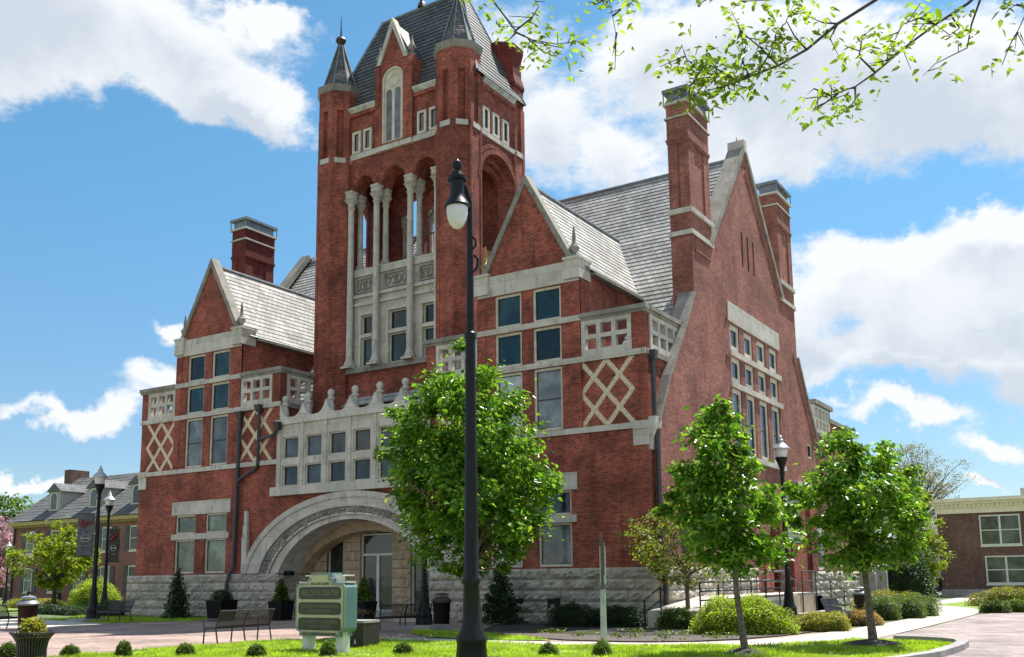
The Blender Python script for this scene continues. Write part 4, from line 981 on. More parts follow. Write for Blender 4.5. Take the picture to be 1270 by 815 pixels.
# balustrade ends and pipes seen in the belfry
mb = MB()
for (p, q) in (((-15.6, 4.5, 16.9), (-13.2, 4.9, 20.2)), ((-14.8, 4.2, 18.4), (-12.4, 5.2, 18.9)), ((-13.9, 4.4, 16.9), (-13.9, 4.4, 20.4))): mb.cut(); mb.tube([p, q], .05, 6)
part('belfry_pipe', mb, STEEL)
# turrets
S8 = math.tan(math.pi/8)
def octv(c, ap): 
    Rr = ap/math.cos(math.pi/8)
    return [(c[0]+Rr*math.cos(math.pi/8+k*math.pi/4), c[1]+Rr*math.sin(math.pi/8+k*math.pi/4)) for k in range(8)]
def turret(x, y, spire=True):
    c = (x, y); ap = 1.03; mb = MB()
    def ring(ap0, z0, ap1, z1):
        a, b = octv(c, ap0), octv(c, ap1)
        mb.add([(*p, z0) for p in a]+[(*p, z1) for p in b], [tuple(range(8))[::-1], tuple(range(8, 16))]+[(k, (k+1) % 8, 8+(k+1) % 8, 8+k) for k in range(8)])
    ring(ap, 8.95, ap, 22.7); ring(ap-.2, 22.7, ap-.2, 25.4); ring(ap, 25.35, ap, 26.38)
    v, w = octv(c, ap), octv(c, ap-.21)
    for k in range(8):      # corner strips leave a tall slot in every face
        for s in (1, -1):
            p = Vector(v[k]); q = p.lerp(Vector(v[(k+s) % 8]), .30); pi_, qi = Vector(w[k]), Vector(w[k]).lerp(Vector(w[(k+s) % 8]), .30)
            mb.hexa([(*p, 22.72), (*q, 22.72), (*qi, 22.72), (*pi_, 22.72), (*p, 25.34), (*q, 25.34), (*qi, 25.34), (*pi_, 25.34)])
    # thin raised strips down the shaft
    for k in range(8):
        p = Vector(v[k]); d = (p-Vector(c)).normalized()*.03
        for s in (1, -1):
            q = p.lerp(Vector(v[(k+s) % 8]), .13)
            mb.hexa([(*(p+d), 9.0), (*(q+d), 9.0), (*(q-d), 9.0), (*(p-d), 9.0), (*(p+d), 22.66), (*(q+d), 22.66), (*(q-d), 22.66), (*(p-d), 22.66)])
    o = part('turret', mb, BR)
    mb = MB()
    for k in range(8):
        p, q = Vector(v[k]), Vector(v[(k+1) % 8]); a, b = p.lerp(q, .16), p.lerp(q, .84); n = Vector(((a+b)/2-Vector(c))).normalized()
        mb.hexa([(*(a-n*.1), 22.5), (*(b-n*.1), 22.5), (*(b+n*.05), 22.5), (*(a+n*.05), 22.5), (*(a-n*.1), 22.76), (*(b-n*.1), 22.76), (*(b+n*.05), 22.76), (*(a+n*.05), 22.76)])
    mb.build('turret_band', ST, o)
    if spire:
        mb = MB(); ring2 = [(ap-.02, 26.36), (ap+.03, 26.42), (ap+.09, 26.6), (ap+.10, 26.72)]
        mb.lathe((x, y, 0), [(r_/math.cos(math.pi/8), z) for r_, z in ring2], 8, math.pi/8); mb.build('turret_cornice', STD, o)
        mb = MB(); mb.lathe((x, y, 26.68), [(1.08, .02), (.90, .12), (.56, 1.15), (.25, 2.2), (.12, 2.75)], 8, math.pi/8); mb.build('spire', SLATED, o)
        mb = MB(); k8 = octv(c, .86); k9 = octv(c, .13)
        for a, b in zip(k8, k9): mb.tube([(*a, 26.78), (*b, 29.43)], .04, 5)
        mb.build('spire_hip', LEAD, o)
        mb = MB(); mb.lathe((x, y, 29.35), [(.15, 0), (.10, .12), (.24, .25), (.28, .38), (.20, .52), (.06, .58), (.04, .9), (.015, 1.7)], 10); mb.build('spire_finial', IRONW, o, True)
    else:
        mb = MB(); mb.lathe((x, y, 0), [(r_/math.cos(math.pi/8), z) for r_, z in ((1.03, 26.1), (1.10, 26.25), (1.10, 26.38), (.98, 26.8), (.95, 26.95), (.95, 27.75), (1.0, 27.95), (1.06, 28.2), (1.07, 28.45), (.96, 28.55), (.7, 28.57))], 8, math.pi/8)
        mb.build('turret_top', BRD, o)
turret(TXL, TYF); turret(TXR, TYF); turret(TXR, TYB, False); turret(TXL, TYB, False)
# sill band, small windows, eaves
mb = MB(); mb.pb(FT, W0, -15.42, 22.66, 22.95, -.2, .07); mb.pb(FT, -15.43, -13.19, 22.64, 22.98, -.2, .16); mb.pb(FT, -13.2, W1, 22.66, 22.95, -.2, .07)
mb.cut(); mb.pb(FX(TXR+.95), 2.9, 7.2, 22.5, 22.72, -.2, .09)
part('tower_band', mb, ST)
for x in (-16.76, -16.04, -12.62, -11.9):
    window(FY(2.83), x-.27, x+.27, 22.95, 24.12, .0, .13, g=GLD); 
for y in (4.0, 4.85, 5.7):
    window(FX(TXR+1.01), y-.28, y+.28, 22.75, 23.95, .0, .13, g=GLD)
mb = MB(); mb.pb(FT, W0-.2, -15.5, 24.95, 25.15, -.2, .12); mb.cut(); mb.pb(FT, -13.1, W1+.2, 24.95, 25.15, -.2, .12); mb.cut(); mb.pb(FX(TXR+.95), 3.6, 6.6, 24.9, 25.1, -.2, .12); part('tower_cornice', mb, BR)
mb = MB()
for F_, a, b in ((FT, W0-.3, -15.48), (FT, -13.1, W1+.3), (FX(TXR+.95), 3.7, 6.5)):
    mb.cut(); mb.prism(lambda u, v, w, F_=F_: F_(w, v, u), [(-.1, 25.12), (.08, 25.12), (.22, 25.32), (.24, 25.42), (-.1, 25.42)], a, b)
part('tower_gutter', mb, ZINC)
mb = MB(); zr = 31.25; yr = 5.04
xa, xb, ya, yb = TXL-.85, TXR+1.2, 2.98, 7.30
courses(mb, (xa, ya, 25.36), (xb, ya, 25.36), (-11.7, yr, zr), (-17.0, yr, zr), lift=.03)
courses(mb, (xb, ya, 25.36), (xb, yb, 25.36), (-11.7, yr, zr), (-11.7, yr, zr), lift=.03)
courses(mb, (xb, yb, 25.36), (xa, yb, 25.36), (-17.0, yr, zr), (-11.7, yr, zr), lift=.03)
courses(mb, (xa, yb, 25.36), (xa, ya, 25.36), (-17.0, yr, zr), (-17.0, yr, zr), lift=.03)
r = part('tower_roof', mb, SLATED)
mb = MB(); mb.tube([(-17.05, yr, zr), (-11.65, yr, zr)], .09, 6)
for p, q in (((xa, ya, 25.38), (-17.0, yr, zr)), ((xb, ya, 25.38), (-11.7, yr, zr)), ((xb, yb, 25.38), (-11.7, yr, zr))): mb.tube([p, q], .075, 6)
mb.build('ridge', LEAD, r)
mb = MB(); mb.lathe((-14.35, yr, zr), [(.25, 0), (.2, .2), (.1, .4), (.16, .55), (.06, .7), (.035, 1.0), (.02, 1.9)], 8); mb.build('roof_finial', IRONW, r)
# dormer
FDm = FY(2.72); dx = -14.36
mb = MB(); arch_wall(mb, FDm, -15.46, -13.12, 22.9, 27.15, [(-15.05, -13.72, 22.98, 26.3, .62)], .3, 14, back=False)
rect(mb, FX(-13.12), 2.78, 3.9, 25.2, 27.15); rect(mb, FXL(-15.46), 2.78, 3.9, 25.2, 27.15)
mb.prism(FDm, [(-15.2, 27.14), (-13.5, 27.14), (dx, 29.1)], -.3, .0)
for a in (-15.46, -13.42): mb.pb(FDm, a+.003, a+.297, 25.0, 27.2, -.2, .05)
d = part('dormer', mb, BR)
mb = MB()
for s in (-1, 1): mb.prism(FDm, [(dx, 28.95), (dx, 29.5), (dx+s*.98, 27.15), (dx+s*.76, 27.15)], -.35, .09)
mb.build('dormer_coping', ST, d)
mb = MB(); n = 14
el = lambda h, r_: [(dx-.025-h*math.cos(math.pi*i/n), 26.3+r_*math.sin(math.pi*i/n)) for i in range(n+1)]
fill = MB(); top = el(.66, .61); poly = [(top[0][0], 22.98)]+top+[(top[-1][0], 22.98)]
mb.prism(FDm, poly, -.22, -.10)
mb.strip(FDm, [(top[0][0]+.1, 23.0)]+el(.56, .51)+[(top[-1][0]-.1, 23.0)], [(top[0][0], 23.0)]+top+[(top[-1][0], 23.0)], -.12, -.03)
mb.tube([FDm(dx-.025+.3*math.cos(t), 26.22+.3*math.sin(t), -.09) for t in np.linspace(0, 6.2832, 20)], .04, 6)
dw = mb.build('dormer_window', CREAM, d)
for s in (-1, 1):
    mb = MB(); xx = dx-.025+s*.27; n = 8
    mb.prism(FDm, [(xx-.17, 23.1), (xx+.17, 23.1)]+[(xx+.17*math.cos(t), 25.62+.17*math.sin(t)) for t in np.linspace(0, math.pi, n)], -.12, -.085)
    for z in (23.95, 24.8): mb.pb(FDm, xx-.17, xx+.17, z, z+.04, -.1, -.07)
    mb.build('glass', GLG, d)
for s in (-1, 1):
    mb = MB(); mb.lathe((dx+s*1.02, 2.95, 27.2), [(.24, 0), (.24, .1), (.12, .18), (.1, .25), (.2, .42), (.21, .52), (.12, .66), (.05, .95), (.0, 1.2)], 10); mb.build('finial', STD, d, True)
mb = MB(); mb.add([(-15.4, 2.8, 27.2), (dx, 2.8, 29.3), (dx, 4.6, 29.3), (-15.4, 3.6, 27.2)], [(0, 1, 2, 3)]); mb.add([(-13.2, 2.8, 27.2), (dx, 2.8, 29.3), (dx, 4.6, 29.3), (-13.2, 3.6, 27.2)], [(0, 1, 2, 3)]); mb.build('dormer_roof', SLATED, d)

# ================================================================== trees and shrubs
def limbs(mb, base, top, r0, r1, ends, n=8, bend=.25, rng=random, low=.22):
    """trunk plus limbs running out to the given points"""
    base, top = Vector(base), Vector(top)
    k = 7; pts = [base.lerp(top, i/k)+Vector((rng.uniform(-1, 1), rng.uniform(-1, 1), 0))*bend*.25*(i/k)*(1 if 0 < i else 0) for i in range(k+1)]
    mb.tube([pts[0]-Vector((0, 0, .1)), pts[0]+Vector((0, 0, .12))]+pts[1:], [r0*1.45, r0*1.08]+[r0+(r1-r0)*i/k for i in range(1, k+1)], n)
    for e in ends:
        e = Vector(e); h = min(max((e.z-base.z)/(top.z-base.z)*.62-.12+rng.uniform(-.08, .08), low+rng.uniform(0, .06)), .92)
        i = h*k; a = pts[int(i)].lerp(pts[min(int(i)+1, k)], i-int(i)); L = (e-a).length
        m1 = a.lerp(e, .35)+Vector((rng.uniform(-1, 1), rng.uniform(-1, 1), rng.uniform(.1, 1)))*L*.09
        m2 = a.lerp(e, .7)+Vector((rng.uniform(-1, 1), rng.uniform(-1, 1), rng.uniform(.1, 1)))*L*.08
        r = (r0+(r1-r0)*h)*.42*min(1, .45+L*.22)
        mb.tube([a, m1, m2, e], [r, r*.75, r*.45, r*.16], 5)

def tree(name, label, cat, loc, prof, n_cl, n_leaf, size, mat, bark, r0, top=None, spread=.38, seed=1, group=None, lean=(0, 0), lobes=.18, width=.55, fill=.42, limbs_n=40, pockets=9):
    """prof: [(height, radius)...] outline of the crown. leaf clumps fill the volume unevenly"""
    rg = np.random.default_rng(seed); rr = random.Random(seed)
    t = thing(name, label, cat, loc, 0, group)
    hs = np.array([p[0] for p in prof]); rs = np.array([p[1] for p in prof])
    w = rs**1.6+.03*rs.max()**1.6; zz = np.linspace(hs[0], hs[-1], 200); pw = np.interp(zz, hs, w); pw /= pw.sum()
    z = rg.choice(zz, n_cl, p=pw)+rg.normal(0, .05, n_cl); a = rg.uniform(0, 2*np.pi, n_cl)
    q = np.interp(z, hs, rs)*(1+lobes*np.sin(a*3+seed+z*2.1)+lobes*.7*np.sin(a*5-z*3.3))
    f = np.where(rg.random(n_cl) < fill, np.sqrt(rg.uniform(.02, .75, n_cl)), rg.uniform(.8, 1.06, n_cl))
    cx, cy = np.cos(a)*q*f+lean[0]*z, np.sin(a)*q*f+lean[1]*z
    C_ = np.stack([cx, cy, z], 1)
    H0 = rg.uniform(-1, 1, (pockets, 3)); H0 /= np.linalg.norm(H0, axis=1, keepdims=True)   # pockets of air in the crown
    zc, rc, hz_ = (hs[0]+hs[-1])/2, rs.max(), (hs[-1]-hs[0])/2
    hp = H0*np.array([rc, rc, hz_])*.85+np.array([lean[0]*zc, lean[1]*zc, zc]); keep = np.ones(n_cl, bool)
    for h in hp: keep &= np.linalg.norm(C_-h, axis=1) > rc*.30
    C_ = C_[keep]
    ns = max(6, n_cl//14); si = rg.integers(0, len(C_), ns)
    sh = C_[si]*1.0; sh[:, :2] += (sh[:, :2]-np.array(lean)*sh[:, 2:])*rg.uniform(.05, .22, (ns, 1)); sh[:, 2] += rg.uniform(.05, .3, ns)*rc*.35
    C_ = np.concatenate([C_, sh]); n_cl = len(C_); z = C_[:, 2]
    per = rg.poisson(n_leaf/n_cl, n_cl)+4
    idx = np.repeat(np.arange(n_cl), per); sp = spread*rg.uniform(.40, 1.25, n_cl); sp[-ns:] *= .6
    P = C_[idx]+rg.normal(0, 1, (len(idx), 3))*sp[idx][:, None]*np.array([.62, .62, .42])
    ax = np.stack([np.full(len(P), lean[0])*P[:, 2], np.full(len(P), lean[1])*P[:, 2], P[:, 2]], 1)
    out = P-ax; out[:, 2] = 0; out /= np.linalg.norm(out, axis=1, keepdims=True)+.2
    V, F = leaf_geo(P, size, width, outward=out, rng=rg)
    raw_mesh('crown', V, 4, F, mat, t)
    mb = MB(); H = top or hs[0]+(hs[-1]-hs[0])*.8
    ends = [tuple(C_[i]) for i in rg.choice(n_cl, min(n_cl, limbs_n), replace=False)]
    limbs(mb, (0, 0, 0), (lean[0]*H, lean[1]*H, H), r0, r0*.22, ends, rng=rr, low=min(.5, (hs[0]+.1)/H))
    mb.build('trunk', bark, t, True)
    return t

NEAR = 'young street trees on the lawn'
tree('leafy_tree', 'tallest leafy green tree right behind the tall lamp post, in front of the stone arch', 'tree', (-2.75, -7.0, 0),
     [(1.95, .7), (2.4, 1.5), (3.2, 1.95), (4.2, 2.2), (5.2, 2.12), (6.3, 1.85), (7.2, 1.45), (8.1, .95), (8.8, .42), (9.05, .12)], 260, 27000, .185, L_MID, BARK, .17, 7.5, .44, 3, lobes=.15, pockets=5, lean=(-.05, -.03))
tree('leafy_tree', 'slim green tree on the lawn in front of the corner of the courthouse', 'tree', (7.32, -11.48, 0),
     [(1.85, .3), (2.1, .78), (2.6, 1.08), (3.2, 1.12), (3.8, .93), (4.4, .64), (5.0, .36), (5.45, .18), (5.65, .05)], 150, 11500, .145, L_MID, BARK, .085, 4.6, .27, 8, lobes=.25, lean=(-.075, -.02))
tree('leafy_tree', 'round green tree nearest the kerb at the right', 'tree', (9.07, -7.34, 0),
     [(1.75, .35), (2.1, .9), (2.7, 1.25), (3.3, 1.34), (3.9, 1.2), (4.4, .92), (4.85, .6), (5.15, .22)], 150, 12000, .15, L_MID, BARK, .105, 4.2, .29, 16, lobes=.27, lean=(-.045, 0))
tree('young_tree', 'sparse reddish-leaved young tree against the rock-faced base', 'tree', (1.65, -.85, 0),
     [(1.5, .8), (2.1, 1.5), (2.9, 1.75), (3.6, 1.4), (4.3, .8), (4.8, .2)], 110, 4200, .13, L_RED, BARK, .10, 3.9, .30, 21, lobes=.25)
tree('maple_tree', 'small yellow-green tree in front of the long brick house', 'tree', (-46.3, 6.8, 0),
     [(1.5, .7), (2.2, 1.8), (3.0, 2.3), (3.8, 2.2), (4.6, 1.7), (5.3, .9), (5.75, .2)], 110, 4200, .30, L_YEL, BARKD, .17, 4.6, .42, 33, lobes=.2)
tree('blossom_tree', 'pink blossoming tree at the left edge', 'tree', (-78.5, 21.5, 0),
     [(.8, 1.2), (2.0, 2.6), (4, 3.4), (5.5, 3.3), (7.0, 2.4), (8.2, .9)], 150, 11000, .24, L_PINK, BARKD, .25, 6, .6, 41)
tree('far_tree', 'hazy green tree behind the pink tree, left of the long brick house', 'tree', (-117, 44.5, 0),
     [(3, 2.6), (5.5, 4.2), (8.5, 4.8), (11.5, 3.8), (13.7, 1.2)], 120, 4500, .65, L_FAR, BARKD, .4, 14, 1.3, 44)
tree('slender_tree', 'slender pale yellow-green tree at the corner of the brown brick building', 'tree', (2.4, 37.5, 0),
     [(.9, .7), (2.0, 1.25), (3.6, 1.45), (5.2, 1.25), (6.6, .8), (7.6, .2)], 120, 6000, .20, L_YEL, BARKD, .11, 6.5, .36, 52, lobes=.25)
tree('bare_tree', 'large half-bare grey tree rising behind the brown brick building', 'tree', (-4.8, 76, 0),
     [(6, 1.8), (8.5, 3.4), (11.5, 4.2), (13.5, 3.2), (15.3, 1.0)], 420, 15000, .16, L_BARE, BARK, .34, 13, .7, 57, lobes=.3, limbs_n=220)
tree('far_tree', 'pale green tree behind the chimneys of the brown brick building', 'tree', (10.5, 96, 0),
     [(8, 2.5), (12, 4.3), (15, 4.6), (18, 2.8), (19.5, .8)], 100, 2600, .55, L_PALE, BARK, .4, 15, 1.0, 61)

def shrub(name, label, loc, rx, ry, h, n, size, mat, flat=.55, rz=0.0, core=DARK, cat='shrub', group=None, seed=1, boxy=2.6, z0=0.0):
    """clipped or rounded shrub: leaves over the surface of a lumpy body, an inner body of twigs behind them"""
    rg = np.random.default_rng(seed); t = thing(name, label, cat, loc, rz, group)
    u = rg.normal(0, 1, (n, 3)); u[:, 2] = np.abs(u[:, 2]); u /= np.linalg.norm(u, axis=1, keepdims=True)
    k = (np.abs(u)**boxy).sum(1)**(-1/boxy)
    s = k[:, None]*u*(1+.07*np.sin(u[:, :1]*9+seed)+.06*np.sin(u[:, 1:2]*11+u[:, 2:]*7))*rg.uniform(.80, 1.04, n)[:, None]
    P = s*np.array([rx, ry, h])+np.array([0, 0, z0]); out = u.copy()
    V, F = leaf_geo(P, size, .6, .1, .9, out, rg)
    raw_mesh('foliage', V, 4, F, mat, t)
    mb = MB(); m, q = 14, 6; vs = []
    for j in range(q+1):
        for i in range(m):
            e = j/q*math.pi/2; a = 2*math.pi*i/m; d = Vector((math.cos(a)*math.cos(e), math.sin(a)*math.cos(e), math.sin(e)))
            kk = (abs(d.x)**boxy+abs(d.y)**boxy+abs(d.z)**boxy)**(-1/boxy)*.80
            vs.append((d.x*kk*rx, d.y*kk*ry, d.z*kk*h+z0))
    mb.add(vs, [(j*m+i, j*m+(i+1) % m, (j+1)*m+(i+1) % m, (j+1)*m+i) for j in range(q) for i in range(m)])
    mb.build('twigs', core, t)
    return t
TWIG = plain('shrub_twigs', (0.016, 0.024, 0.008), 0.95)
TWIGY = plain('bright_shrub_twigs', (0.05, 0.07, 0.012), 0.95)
def conifer(name, label, loc, h, r, n, seed, mat=L_DARK, z0=.05):
    rg = np.random.default_rng(seed); t = thing(name, label, 'conifer', loc)
    z = h*(1-np.sqrt(rg.uniform(0, 1, n))); rad = r*(1-z/h)**.75*(.55+.5*rg.random(n))*(1+.15*np.sin(z*14))
    a = rg.uniform(0, 2*np.pi, n); P = np.stack([np.cos(a)*rad, np.sin(a)*rad, z+z0], 1)
    out = np.stack([np.cos(a), np.sin(a), np.full(n, .3)], 1)
    V, F = leaf_geo(P, .12, .5, .0, .5, out, rg); raw_mesh('foliage', V, 4, F, mat, t)
    mb = MB(); mb.lathe((0, 0, z0), [(r*.5, 0), (r*.42, h*.4), (.02, h*.95)], 8); mb.build('twigs', TWIG, t)
    return t
CLIP = 'small clipped boxwood balls along the lawn edge'
ball_labels = ['small clipped boxwood ball furthest left, beyond the metal urn', 'small clipped boxwood ball just right of the metal urn', 'small clipped boxwood ball between the urn and the front bench, nearer the urn', 'small clipped boxwood ball below the left end of the front bench', 'small clipped boxwood ball below the right end of the front bench',
               'small yellow-topped boxwood ball under the town sign', 'small clipped boxwood ball left of the tall lamp post', 'small clipped boxwood ball between the tall lamp post and the pale post', 'small clipped boxwood ball in front of the pale green post']
for i, (x, y) in enumerate([(-7.94, -18.91), (-6.30, -18.4), (-5.08, -17.87), (-3.72, -17.25), (-2.19, -16.55), (-.68, -15.86), (.57, -14.78), (3.78, -13.82), (4.83, -13.34)]):
    shrub('boxwood_ball', ball_labels[i], (x, y, 0), .20, .20, .30, 2600, .034, L_BOX, core=TWIG, seed=70+i, boxy=2.2, group=CLIP).scale = (1+.13*math.sin(i*2.3), 1+.13*math.cos(i*1.7), 1+.16*math.sin(i*4.1))
shrub('spirea_bush', 'large rounded yellow-green bush in front of the ramp railing', (4.5, -3.6, 0), 1.45, 1.0, 1.02, 14300, 0.068, L_LIME, core=TWIGY, seed=81, boxy=2.5, rz=.45)
shrub('round_shrub', 'low dark-based green shrub between the base corner and the large bright bush', (1.75, -1.9, 0), .75, .5, .62, 3960, 0.061, L_BOX, core=TWIG, seed=82)
shrub('yew_hedge', 'dark clipped shrub before the stone base, left of the pair', (-2.35, -1.75, 0), .85, .5, .74, 4840, 0.061, L_DARK, core=TWIG, seed=83, boxy=4)
shrub('yew_hedge', 'dark clipped shrub before the stone base, right of the pair', (-.75, -1.35, 0), .85, .5, .66, 4840, 0.061, L_DARK, core=TWIG, seed=84, boxy=4)
shrub('golden_hedge', 'low golden clipped hedge in front of the single slatted bench by the path', (6.2, -1.3, 0), .85, .55, .52, 5720, 0.058, L_GOLD, core=TWIGY, seed=85, boxy=3.4, rz=.6)
shrub('rusty_shrub', 'low rusty and yellow shrub beside the trunk of the right tree', (6.55, 2.6, 0), .62, .5, .48, 3080, 0.058, L_RUST, core=TWIG, seed=86)
shrub('clipped_hedge', 'leftmost block of the clipped green hedge by the path', (6.1, 7.6, 0), .62, .7, .76, 3960, 0.061, L_BOX, core=TWIG, seed=87, boxy=5, group='clipped hedge blocks')
shrub('clipped_hedge', 'middle block of the clipped green hedge by the path', (6.75, 9.2, 0), .6, .6, .76, 3520, 0.061, L_BOX, core=TWIG, seed=88, boxy=5, group='clipped hedge blocks')
shrub('clipped_hedge', 'largest, rightmost block of the clipped green hedge by the path', (6.6, 11.6, 0), .85, .85, .82, 4840, 0.061, L_BOX, core=TWIG, seed=89, boxy=5, group='clipped hedge blocks')
shrub('golden_shrub', 'golden shrub showing above the clipped hedge by the pale stone slabs', (4.9, 14.5, 0), 1.6, .9, .95, 4840, 0.068, L_GOLD, core=TWIGY, seed=90)
shrub('evergreen_bush', 'big dark evergreen bush behind the clipped hedge', (2.2, 32.5, 0), 1.75, 1.6, 3.0, 7920, 0.136, L_DARK, core=TWIG, seed=91, boxy=2.3)
shrub('golden_hedge', 'long golden hedge in front of the brown brick building', (9.4, 26.2, 0), 2.6, .9, .92, 9240, 0.082, L_GOLD, core=TWIGY, seed=92, boxy=3)
shrub('golden_hedge', 'second golden hedge further right before the brown brick building', (14.2, 27.2, 0), 2.2, .9, .85, 6600, 0.082, L_GOLD, core=TWIGY, seed=93, boxy=3)
for i, (x, y, lab) in enumerate([(9.1, 15.9, 'low tufted green plant at the left of the row by the brick street'), (9.9, 16.9, 'low tufted green plant second in the row by the brick street'), (10.8, 17.6, 'low tufted green plant third in the row by the brick street'), (11.8, 18.5, 'low tufted green plant at the right of the row by the brick street')]):
    shrub('tufted_plant', lab, (x, y, 0), .62, .55, .52, 1980, 0.082, L_BOX, core=TWIG, seed=95+i, group='tufted plants along the brick street')
shrub('spirea_bush', 'large bright lime bush behind the left lamp post', (-42.0, 6.9, 0), 1.55, 1.3, 1.85, 7040, 0.109, L_LIME, core=TWIGY, seed=101, boxy=2.5)
shrub('spirea_bush', 'bright lime bush half hidden by the left corner of the courthouse', (-40.0, 10.6, 0), 1.6, 1.2, 1.75, 5720, 0.109, L_LIME, core=TWIGY, seed=102, boxy=2.5)
shrub('clipped_hedge', 'small dark clipped shrub behind the left end of the far bench', (-30.2, -.2, 0), .9, .7, .75, 3300, 0.068, L_DARK, core=TWIG, seed=103, boxy=3.5)
shrub('low_hedge', 'low dark hedge along the left lawn', (-37.5, 1.5, 0), 4.5, .6, .45, 7920, 0.075, L_DARK, core=TWIG, seed=104, boxy=5, rz=-.25)
shrub('low_hedge', 'low yellow-green hedge before the long brick house', (-52, 9.0, 0), 5.5, .6, .62, 7920, 0.088, L_GOLD, core=TWIGY, seed=105, boxy=5, rz=-.25)
conifer('cone_conifer', 'dark pyramidal conifer against the stone base beside the tall lamp post', (-5.75, -1.1, 0), 2.3, .75, 2600, 111)
conifer('cone_conifer', 'thin dark conifer against the stone base behind the far bench', (-23.6, -1.5, 0), 2.4, .62, 1900, 112)
for i in range(26):   # groundcover tufts in the mulch
    pass
gp = np.stack([RNG.uniform(-2.5, 5.4, 2600), RNG.uniform(-8.2, -2.2, 2600)], 1)
gp = gp[in_poly(gp, [(-2.4, -5.2), (-.4, -7.4), (1.6, -8.2), (3.6, -8.2), (5, -6.5), (5.3, -4.9), (2, -3.0)])]
gp = gp[np.sin(gp[:, 0]*2.3+gp[:, 1])*np.cos(gp[:, 1]*1.9-gp[:, 0]) > .25]
V, F = leaf_geo(np.column_stack([gp, RNG.uniform(.02, .12, len(gp))]), .11, .6, .2, .9)
tag(raw_mesh('groundcover', V, 4, F, L_BOX), 'low green groundcover sprouting through the mulch bed', 'groundcover', kind='stuff')

pp = RNG.uniform((-5.5, -17), (10, -7), (150, 2)); pp = pp[in_poly(pp, LAWN)]; mb = MB()
for x, y in pp:
    h = RNG.uniform(.08, .16); mb.lathe((x, y, h), [(.003, -.02), (.016, 0), (.012, .018), (.0, .022)], 5)
tag(mb.build('dandelions', plain('dandelion_white', (.6, .6, .52), .9)), 'scattered white dandelion heads in the lawn', 'dandelions', kind='stuff')
# overhanging branches at the top right, on a tree that stands to the right of the camera
def overhang():
    t = thing('overhanging_tree', 'leafy branches of a near tree hanging into the top right of the view', 'tree', (0, 0, 0))
    rg = np.random.default_rng(5); rr = random.Random(5)
    mb = MB(); root = Vector((27.0, -21.0, 0)); crownp = Vector((26.4, -20.8, 8.4))
    mb.tube([root, root+Vector((0, 0, .3)), root.lerp(crownp, .5)+Vector((.15, .1, 0)), crownp, crownp+Vector((-.3, .4, 3))], [.46, .33, .27, .22, .12], 10)
    LP = []
    def twig(pts, r, dens):
        pts = [Vector(p) for p in pts]; mb.tube(pts, [r*(1-.85*i/(len(pts)-1)) for i in range(len(pts))], 5)
        for a, b in zip(pts, pts[1:]):
            n = max(1, int((b-a).length*dens))
            for _ in range(n):
                p = a.lerp(b, rr.random()); e = p+Vector((rr.gauss(0, .10), rr.gauss(0, .10), rr.gauss(-.02, .09)))
                if rr.random() < .45: mb.tube([p, e], [.005, .003], 4, False)
                for _ in range(rr.randint(3, 7)): LP.append(e+Vector((rr.gauss(0, .05), rr.gauss(0, .05), rr.gauss(0, .05))))
    for (main, r, subs) in BRANCHES:
        r *= .42; mb.tube([crownp, Vector(main[0]).lerp(crownp, .5)+Vector((0, 0, .25)), Vector(main[0])], [.17, r*3.2, r*1.05], 7)
        mb.tube(main, [r*(1-.72*i/(len(main)-1)) for i in range(len(main))], 6)
        for s, d in subs: twig(s, .010, d)
    mb.build('branch', BARKD, t, True)
    P = np.array([tuple(p) for p in LP]); V, F = leaf_geo(P, .080, .44, .30, .6, rng=rg)
    raw_mesh('leaves', V, 4, F, L_NEW, t)
